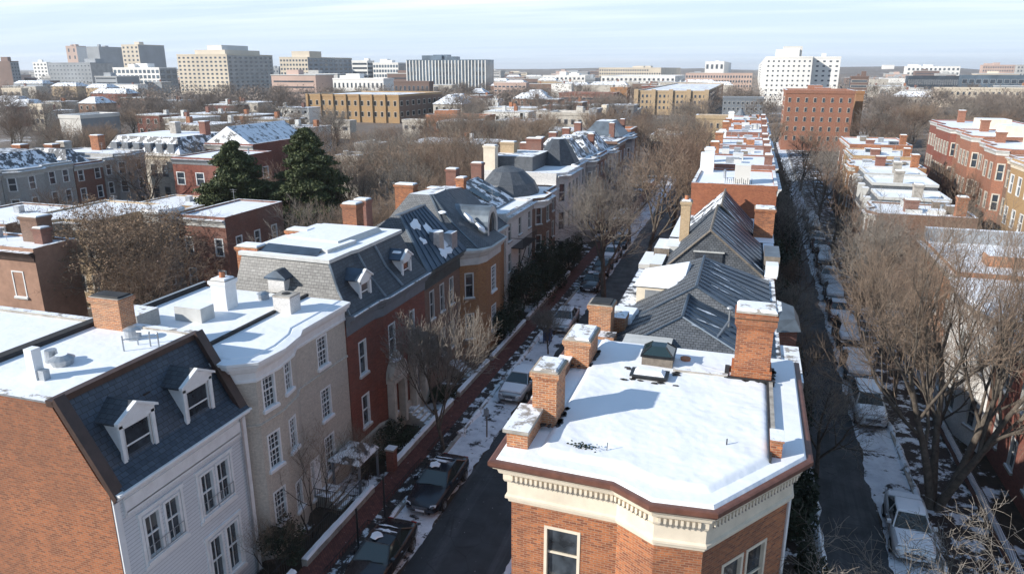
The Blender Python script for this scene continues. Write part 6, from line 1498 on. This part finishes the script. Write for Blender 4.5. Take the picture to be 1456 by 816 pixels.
# ================================================================ CARS
def make_car(label, loc, rot, paintm, kind='sedan', snowlv=0, group=None, name='parked_car'):
    t = thing(name, label, 'car', (0,0,0), group)
    suv = kind == 'suv'; k = 1.0
    hz = .16 if suv else 0.0; top = 1.72 if suv else 1.42
    S = [(-2.38,.60,.34,.55,.58),(-2.3,.78,.24,.66,.71),(-2.0,.87,.2,.76,.83),(-1.45,.90,.2,.85,.90),(-.95,.91,.2,.92,.97),(0,.915,.2,.95,.98),(1.0,.915,.2,.97,1.0),
         (1.65,.90,.2,.98,1.03),(2.12,.86,.24,.95,1.01),(2.32,.77,.32,.84,.9),(2.38,.62,.4,.7,.74)]
    if suv: S = [(y*.98, w*1.02, zb+.06, zs+.16*(1 if y > -2.3 else .6), zt+.16) for y, w, zb, zs, zt in S]
    rings = []
    for y, w, zb, zs, zt in S:
        h = zs-zb
        half = [(w*.80,zb),(w*.97,zb+h*.2),(w,zb+h*.55),(w*.985,zb+h*.8),(w*.93,zs),(w*.72,zs+(zt-zs)*.65),(w*.35,zt),(0,zt+.01)]
        rings.append([(x,y,z) for x, z in half]+[(-x,y,z) for x, z in half[-2::-1]])
    b = MB(); n = len(rings[0])
    for r0_, r1_ in zip(rings, rings[1:]):
        for i in range(n-1): b.face([r0_[i], r0_[i+1], r1_[i+1], r1_[i]], paintm)
        b.face([r0_[n-1], r0_[0], r1_[0], r1_[n-1]], 'rubber')
    b.face(rings[0][::-1], paintm); b.face(rings[-1], paintm)
    me = b.mesh('body'); 
    # merge so that smooth shading flows over the panels
    import bmesh
    bm = bmesh.new(); bm.from_mesh(me); bmesh.ops.remove_doubles(bm, verts=bm.verts, dist=.0008); bmesh.ops.recalc_face_normals(bm, faces=bm.faces); bm.to_mesh(me); bm.free()
    me.polygons.foreach_set('use_smooth', [True]*len(me.polygons))
    body = link('body', me, t)
    # greenhouse
    zb = .94+hz; zr = top
    if suv: fy0, fy1, ry0, ry1 = -.98, -.42, 2.22, 1.85
    else: fy0, fy1, ry0, ry1 = -.98, -.22, 1.78, 1.0
    wb, wr = .80, .61
    BB = [(-wb,fy0,zb),(wb,fy0,zb),(wb+.03,.35,zb),(wb-.02,ry0,zb),(-wb+.02,ry0,zb),(-wb-.03,.35,zb)]
    TT = [(-wr+.03,fy1,zr-.04),(wr-.03,fy1,zr-.04),(wr,.35,zr),(wr-.05,ry1,zr-.05),(-wr+.05,ry1,zr-.05),(-wr,.35,zr)]
    def gl(nm, pts):
        q = MB(); q.face(pts, 'car_glass'); q.build(nm, t)
    gl('windscreen', [BB[0],BB[1],TT[1],TT[0]]); gl('side_window', [BB[1],BB[2],TT[2],TT[1]]); gl('side_window', [BB[2],BB[3],TT[3],TT[2]]); gl('rear_window', [BB[3],BB[4],TT[4],TT[3]]); gl('side_window', [BB[4],BB[5],TT[5],TT[4]]); gl('side_window', [BB[5],BB[0],TT[0],TT[5]])
    p = MB()
    for i in range(6): p.tube([BB[i], TT[i]], .035 if i in (2,5) else .045, paintm, 5)
    for i in range(6): p.tube([TT[i], TT[(i+1)%6]], .035, paintm, 5); p.tube([BB[i], BB[(i+1)%6]], .03, paintm if i in (0,3) else 'black_metal', 5)
    p.face([(0,fy1-.02,zr+.03) if False else TT[0],TT[1],(wr*.5,.35,zr+.05),(-wr*.5,.35,zr+.05)], paintm); p.face([TT[1],TT[2],(wr*.5,.35,zr+.05)], paintm); p.face([TT[5],TT[0],(-wr*.5,.35,zr+.05)], paintm)
    p.face([(-wr*.5,.35,zr+.05),(wr*.5,.35,zr+.05),TT[3],TT[4]], paintm); p.face([TT[2],TT[3],(wr*.5,.35,zr+.05)], paintm); p.face([TT[4],TT[5],(-wr*.5,.35,zr+.05)], paintm)
    p.build('roof', t)
    for sx in (-1, 1):
        for wy in (-1.48, 1.42):
            w = MB(); x0, x1 = sx*.70, sx*.93; rr = .34 if suv else .32; cz = rr
            def disc(x, r, m=16): return [(x, wy+r*math.cos(math.tau*i/m), cz+r*math.sin(math.tau*i/m)) for i in range(m)]
            w.loft([disc(x0, rr), disc(x1-sx*.03, rr), disc(x1, rr*.9), disc(x1, rr*.66)], 'rubber')
            wh = w.build('wheel', t, False); r_ = MB(); r_.loft([disc(x1, rr*.66), disc(x1-sx*.05, rr*.6), disc(x1-sx*.04, rr*.2), disc(x1, rr*.05)], 'alloy', 'alloy')
            for j in range(5):
                a = math.tau*j/5; r_.tube([(x1-sx*.02,wy,cz),(x1-sx*.02,wy+rr*.62*math.cos(a),cz+rr*.62*math.sin(a))], .03, 'alloy', 4)
            link('rim', r_.mesh('rim'), wh)
            ar = MB(); ar.loft([disc(sx*.903, rr*1.13), disc(sx*.906, rr*1.13)], 'black_metal', 'black_metal'); ar.build('wheel_arch', t)
        h = MB(); z = .66+hz; h.loft([[(sx*.50,-2.33,z-.07),(sx*.78,-2.24,z-.05),(sx*.80,-2.18,z+.05),(sx*.52,-2.28,z+.04)],[(sx*.50,-2.36,z-.06),(sx*.77,-2.29,z-.04),(sx*.79,-2.24,z+.04),(sx*.52,-2.33,z+.035)]],'lens_clear','lens_clear'); h.build('headlight', t)
        h = MB(); h.box(min(sx*.45,sx*.70), max(sx*.45,sx*.70), 2.24, 2.36, .72+hz, .88+hz, 'lens_red'); h.build('tail_light', t)
        h = MB(); h.box(min(sx*.86,sx*1.04), max(sx*.86,sx*1.04), -.78, -.62, .98+hz, 1.12+hz, paintm); h.build('mirror', t)
        d = MB(); 
        for y in (-.75,.38,1.35): d.tube([(sx*.913,y,.32),(sx*.916,y,.9+hz)], .006, 'black_metal', 3)
        d.box(min(sx*.905,sx*.935),max(sx*.905,sx*.935),.15,.3,.78+hz,.81+hz,'chrome'); d.build('door_line', t)
    g = MB(); g.box(-.42,.42,-2.41,-2.34,.46+hz,.62+hz,'black_metal')
    for i in range(4): g.box(-.41,.41,-2.42,-2.40,.475+hz+i*.04,.485+hz+i*.04,'chrome')
    g.build('grille', t)
    g = MB(); g.box(-.24,.24,-2.425,-2.41,.34+hz*.5,.45+hz*.5,'plate_white'); g.build('number_plate', t)
    g = MB(); g.box(-.24,.24,2.385,2.40,.5+hz*.5,.61+hz*.5,'plate_white'); g.build('number_plate', t)
    w = MB(); w.tube([(-.6,-1.0,zb+.03),(.05,-.92,zb+.06)], .012, 'black_metal', 4); w.tube([(0,-1.0,zb+.03),(.6,-.92,zb+.06)], .012, 'black_metal', 4); w.build('wiper', t)
    if snowlv:
        random.seed(int(abs(loc[1])*10)); s = MB()
        if snowlv == 1:
            blob(s, (-.25,.15), .28, .3, 0, .05, 'snow', 11, .3, zf=lambda x, y: zr+.045)
            for yy in (.62,1.0): blob(s, (random.uniform(-.15,.15),yy), .42, .09, 0, .02, 'snow', 16, .6, zf=lambda x, y: (zr+.03-max(0,(y-.9))*.35))
        else:
            th = .06 if snowlv == 2 else .16
            s.loft([[(p_[0]*1.02,p_[1],p_[2]+.02) for p_ in TT],[(p_[0]*.95,p_[1]*.95+.02,p_[2]+th) for p_ in TT],[(p_[0]*.6,p_[1]*.7+.1,p_[2]+th*1.5) for p_ in TT]],'snow','snow')
            s.build('snow_cover', t, True); s = MB()
            hd = [(-.72,-2.15,.82+hz),(.72,-2.15,.82+hz),(.80,-1.1,.95+hz),(-.80,-1.1,.95+hz)]
            s.loft([[(x,y,z-.02) for x,y,z in hd],[(x*.93,y*.97-.03,z+th) for x,y,z in hd],[(x*.6,y*.9-.15,z+th*1.35) for x,y,z in hd]],'snow','snow')
            if not suv:
                s.build('snow_cover', t, True); s = MB()
                tr = [(-.76,1.7,1.0),(.76,1.7,1.0),(.72,2.22,.96),(-.72,2.22,.96)]; s.loft([tr,[(x*.93,y,z+th) for x,y,z in tr]],'snow','snow')
            if snowlv == 3:
                for f_ in ((BB[0],BB[1],TT[1],TT[0]),(BB[3],BB[4],TT[4],TT[3])):
                    s.build('snow_cover', t, True); s = MB()
                    s.loft([[Vector(p_)+Vector((0,0,.03)) for p_ in f_],[Vector(p_)*.97+Vector((0,0,.10)) for p_ in f_]],'snow','snow')
        s.build('snow_cover', t, True)
    t.location = loc; t.rotation_euler = (0,0,rot); return t
G1, G2 = 'cars parked along the kerb of the left street', 'cars parked along the kerb of the right street'
carA = make_car('dark navy parked sedan with a round patch of snow on its roof', (-13.72,30.6,.01), 0, 'paint_navy', 'sedan', 1, G1)
carB = make_car('black parked car at the bottom edge, nearest on the left street', (-13.8,24.3,.01), R(1.5), 'paint_black', 'sedan', 1, G1)
carC = make_car('pale silver parked car in snow left of the nearest roof chimney', (-13.35,43.8,.01), R(-2), 'paint_silver', 'sedan', 2, G1)
carW = make_car('white parked SUV with snow on its roof facing the camera on the right street', (8.55,47.0,.01), R(1), 'paint_white', 'suv', 2, G2)
carS = make_car('white car with snowy bonnet and roof at the lower right under the bare tree', (8.65,33.8,.01), R(-3), 'paint_white', 'sedan', 2, G2)
carX = make_car('car buried in snow, first beyond the white SUV', (8.7,54,.01), 0, 'paint_grey', 'sedan', 3, G2)
carY = make_car('snow-heaped dark SUV, second beyond the white SUV on the right street', (8.8,60.5,.01), R(1.5), 'paint_black', 'suv', 3, G2)
carZ = make_car('dark red car under partial snow, third beyond the white SUV', (8.8,67,.01), R(-1), 'paint_darkred', 'sedan', 2, G2)
def more_cars():
    c = copy_thing
    for (src, x, y, r, lb, g) in (
        (carC,-13.6,57.5,.02,'snow-topped silver car beyond the blue mailbox on the left street',G1),(carA,-13.7,69.5,0,'dark parked car just short of the big spreading tree, left street',G1),
        (carB,-13.8,75.3,.02,'black parked car beside the dark evergreens far along the left street',G1),(carC,-13.9,81.5,0,'silver parked car below the lilac-white house',G1),(carA,-13.9,88,0,'last dark parked car seen at the far end of the left street',G1),
        (carX,9.0,73.0,-.05,'car buried in snow, at the wide snow heap halfway down the right street',G2),
        (carS,9.0,79,0,'snow-covered car, just beyond the wide snow heap on the right street',G2),(carY,9.1,86,0,'snow-covered SUV, second beyond the wide snow heap',G2),(carZ,9.15,93,.02,'snow-covered car, third beyond the wide snow heap',G2),
        (carS,9.2,97,0,'snow-covered car, fourth beyond the wide snow heap',G2),(carY,9.25,105,0,'snow-covered car near the far end of the white line of cars',G2),(carX,9.3,113,0,'farthest snow-covered car of the line on the right street',G2)):
        c(src, (x,y,.01), r, lb, g)
more_cars()

# ================================================================ STREET BITS
def garden_wall(label, y0, y1, x=-16.95, h=.45, rail=False, pier=False, mat='stone'):
    t = thing('garden_wall', label, 'wall', (x,(y0+y1)/2,0))
    w = MB(); w.box(x-.14,x+.14,y0,y1,0,h,mat); w.build('wall', t)
    s = MB(); random.seed(int(y0*7)); n = int((y1-y0)/.35)
    A = []
    for k in range(n+1):
        y = y0+(y1-y0)*k/n; A.append([(x-.15-random.random()*.03,y,h-.01),(x+.15+random.random()*.03,y,h-.01),(x+.10,y,h+.07+random.random()*.05),(x-.10,y,h+.07+random.random()*.05)])
    s.loft(A, 'snow', 'snow', True); s.build('snow_cap', t, False)
    if rail:
        r = MB(); m = int((y1-y0)/.16)
        for k in range(m+1): r.tube([(x-.2,y0+(y1-y0)*k/m,h),(x-.2,y0+(y1-y0)*k/m,h+.75)], .012, 'black_metal', 3)
        r.tube([(x-.2,y0,h+.7),(x-.2,y1,h+.7)], .02, 'black_metal', 4); r.build('railing', t)
    if pier:
        p = MB(); p.box(x-.22,x+.22,y0-.45,y0-.02,0,1.35,'brick_red'); p.box(x-.27,x+.27,y0-.5,y0+.03,1.35,1.45,'stone','snow'); p.build('pier', t)
garden_wall('low snow-topped wall with railing in front of the white clapboard house', 16.5, 22.4, rail=True)
garden_wall('low snow-topped wall with iron railing in front of the tan house', 23.2, 29.4, rail=True)
garden_wall('long snow-topped garden wall with red brick end pier in front of the red brick house', 31.9, 40.2, pier=True)
garden_wall('snow-topped garden wall in front of the brown brick house', 41.3, 47.2)
garden_wall('snow-topped garden wall in front of the amber house', 48.0, 56.6)
garden_wall('snow-topped garden wall in front of the whitewashed and domed houses', 57.5, 73)
garden_wall('snow-topped garden wall at the right house fronts', 31, 60, x=12.6, h=.5, mat='brick_deep', rail=True)
def tree_rail(label, y0, y1, x=-15.1, kind='tree_box_rail'):
    r = MB(); 
    for (xa, ya, xb, yb) in ((x,y0,x,y1),(x-.6,y0,x-.6,y1),(x,y0,x-.6,y0),(x,y1,x-.6,y1)):
        L = math.hypot(xb-xa, yb-ya); m = max(1, int(L/.25))
        r.tube([(xa,ya,.5),(xb,yb,.5)], .018, 'black_metal', 4); r.tube([(xa,ya,.25),(xb,yb,.25)], .014, 'black_metal', 4)
        for k in range(m+1): f_ = k/m; r.tube([(xa+(xb-xa)*f_,ya+(yb-ya)*f_,.1),(xa+(xb-xa)*f_,ya+(yb-ya)*f_,.56)], .012, 'black_metal', 3)
    o = center(r.build(kind)); tag(o, label, 'railing')
tree_rail('low black iron tree-box rail beside the navy sedan', 28.2, 32.6); tree_rail('low black iron tree-box rail beside the nearest black car', 22.0, 26.6); tree_rail('low black iron tree-box rail around the vase-shaped street tree', 33.6, 36.4)
def post(label, loc, h, plate=True, name='sign_post', mat='wood_grey', pm='galvanized'):
    t = thing(name, label, 'post', loc); m_ = MB(); m_.tube([(loc[0],loc[1],0),(loc[0]+.02,loc[1],h)], .05, mat, 6); m_.build('pole', t)
    if plate: q = MB(); q.box(loc[0]-.16,loc[0]+.16,loc[1]-.06,loc[1]-.04,h-.5,h-.05,pm); q.build('sign_plate', t)
post('short weathered post with small plate standing in the snow strip, left street', (-13.35,36.9,0), 1.9)
post('thin dark sign post on the brick pavement beside the navy sedan', (-15.3,27.6,0), 2.3, False, mat='black_metal')
post('thin dark post on the brick pavement beside the nearest black car', (-15.3,25.0,0), 2.2, False, mat='black_metal')
t = thing('mailbox', 'blue street mailbox capped with snow in the snowy lane of the left street', 'mailbox', (-14.0,53.2,0))
m_ = MB(); m_.box(-14.3,-13.7,52.9,53.5,.25,1.2,'mail_blue'); m_.loft([at3([(-14.3,52.9),(-13.7,52.9),(-13.7,53.5),(-14.3,53.5)],1.2),[(-14.25,53.05,1.38),(-13.75,53.05,1.38),(-13.75,53.4,1.38),(-14.25,53.4,1.38)]],'mail_blue','snow'); m_.build('body', t)
for sx in (-14.25,-13.75):
    for sy in (52.95,53.45): m_ = MB(); m_.box(sx-.04,sx+.04,sy-.04,sy+.04,0,.25,'mail_blue'); m_.build('leg', t)
m_ = MB(); m_.loft([at3([(-14.34,52.86),(-13.66,52.86),(-13.66,53.5),(-14.34,53.5)],1.385), at3([(-14.2,53),(-13.8,53),(-13.8,53.4),(-14.2,53.4)],1.5)],'snow','snow'); m_.build('snow_cap', t)
# ploughed snow lumps along the kerbs
def banks():
    from mathutils import noise as mn
    for (x, y0, y1, w, lb) in ((-14.98,16,29.5,.28,'ploughed snow along the left kerb'),(-14.95,36.5,60,.3,'a'),(-8.6,30,100,.3,'b'),(9.75,28,46,.25,'c'),(9.9,50,120,.3,'d'),(4.7,30,120,.3,'e')):
        s = MB(); n = int((y1-y0)/.3); A = []
        for k in range(n+1):
            y = y0+(y1-y0)*k/n; a = max(.02, .6+.9*mn.noise(Vector((x,y*.7,0)))); ww = w*a; hh = .22*a
            c = x+.15*mn.noise(Vector((x,y*.4,5)))
            A.append([(c-ww,y,.0),(c+ww,y,.0),(c+ww*.6,y,.08+hh*.6),(c,y,.1+hh),(c-ww*.6,y,.08+hh*.6)])
        s.loft(A, 'snow_ledge', 'snow_ledge', True); o = s.build('snow_bank', smooth=True); o['kind'] = 'stuff'
banks()

# ================================================================ AIR, SUN, SKY, CAMERA
mb = MB(); mb.box(-13500,13500,-13500,13500,-2.5,95,'snow'); o = mb.build('haze'); o['kind'] = 'stuff'
hm = D.materials.new('haze'); hm.use_nodes = True; nt = hm.node_tree; nt.nodes.clear()
out = nt.nodes.new('ShaderNodeOutputMaterial'); v = nt.nodes.new('ShaderNodeVolumePrincipled'); nt.links.new(v.outputs[0], out.inputs['Volume'])
v.inputs['Color'].default_value = (.9,.95,1,1); v.inputs['Density'].default_value = 0.00012; v.inputs['Anisotropy'].default_value = .2
o.data.materials.clear(); o.data.materials.append(hm)

EL = R(26); S = Vector((-.78, -.63, 0)).normalized()*math.cos(EL)+Vector((0,0,math.sin(EL)))
sd = D.lights.new('sun', 'SUN'); sd.energy = 4.5; sd.angle = R(.8); sd.color = (1, .95, .87)
so = D.objects.new('sun', sd); col.objects.link(so); so.rotation_euler = S.to_track_quat('Z', 'Y').to_euler(); so.location = (0,0,60)
w = D.worlds.new('World'); scn.world = w; w.use_nodes = True; nt = w.node_tree; nt.nodes.clear()
out = nt.nodes.new('ShaderNodeOutputWorld'); bg = nt.nodes.new('ShaderNodeBackground'); nt.links.new(bg.outputs[0], out.inputs[0])
sky = nt.nodes.new('ShaderNodeTexSky'); sky.sky_type = 'NISHITA'; sky.sun_disc = False; sky.sun_elevation = EL; sky.sun_rotation = math.atan2(S.x, S.y)
sky.altitude = 50; sky.air_density = 1.0; sky.dust_density = 1.0; sky.ozone_density = 1.2
tc = nt.nodes.new('ShaderNodeTexCoord'); sp = nt.nodes.new('ShaderNodeSeparateXYZ'); nt.links.new(tc.outputs['Generated'], sp.inputs[0])
zz = mathn(nt, 'ADD', mathn(nt, 'MAXIMUM', sp.outputs[2], 0.0), .04)
cx = nt.nodes.new('ShaderNodeCombineXYZ'); nt.links.new(mathn(nt, 'DIVIDE', sp.outputs[0], zz), cx.inputs[0]); nt.links.new(mathn(nt, 'DIVIDE', sp.outputs[1], zz), cx.inputs[1])
mp = nt.nodes.new('ShaderNodeMapping'); nt.links.new(cx.outputs[0], mp.inputs[0]); mp.inputs['Rotation'].default_value = (0,0,R(-12)); mp.inputs['Scale'].default_value = (.18,.75,1)
nf = noise(nt, 1.0, 7, .6, vec=mp.outputs[0])
cl = ramp(nt, nf, [(.40, (0,0,0)), (.68, (1,1,1))])
el = ramp(nt, sp.outputs[2], [(.0, (.35,.35,.35)), (.035, (.12,.12,.12)), (.10, (.85,.85,.85)), (.2, (1,1,1))])
fac = mathn(nt, 'MULTIPLY', cl, el)
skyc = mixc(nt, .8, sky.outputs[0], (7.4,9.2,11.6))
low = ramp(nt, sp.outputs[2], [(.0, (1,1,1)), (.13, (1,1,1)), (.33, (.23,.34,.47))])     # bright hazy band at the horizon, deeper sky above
skyc = mixc(nt, mathn(nt, 'MULTIPLY', fac, .9), skyc, (12.6,13.0,13.6))
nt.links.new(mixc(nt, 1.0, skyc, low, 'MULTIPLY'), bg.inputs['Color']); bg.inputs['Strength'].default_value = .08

cam = D.cameras.new('camera'); co = D.objects.new('camera', cam); col.objects.link(co); scn.camera = co
co.location = (0,0,CAMZ); co.rotation_euler = (math.pi/2-PITCH, 0, YAW); cam.sensor_width = 36; cam.lens = 36*FPX/1456; cam.clip_start = .1; cam.clip_end = 30000
scn.render.engine = 'CYCLES'; scn.cycles.max_bounces = 5; scn.cycles.volume_bounces = 1; scn.cycles.diffuse_bounces = 3; scn.cycles.transparent_max_bounces = 4
scn.view_settings.view_transform = 'Standard'; scn.view_settings.look = 'None'; scn.view_settings.exposure = 0.47; scn.view_settings.gamma = 1

for x, y, lb in ((-10.3,33.5,'round iron manhole cover in the left street'),(5.8,39,'round iron manhole cover in the right street, near'),(5.6,57,'round iron manhole cover in the right street, farther')):
    q = MB(); q.cyl((0,0),.33,.0,.006,'black_metal',20); o = q.build('manhole_cover'); o.location = (x,y,.012); tag(o, lb, 'manhole')
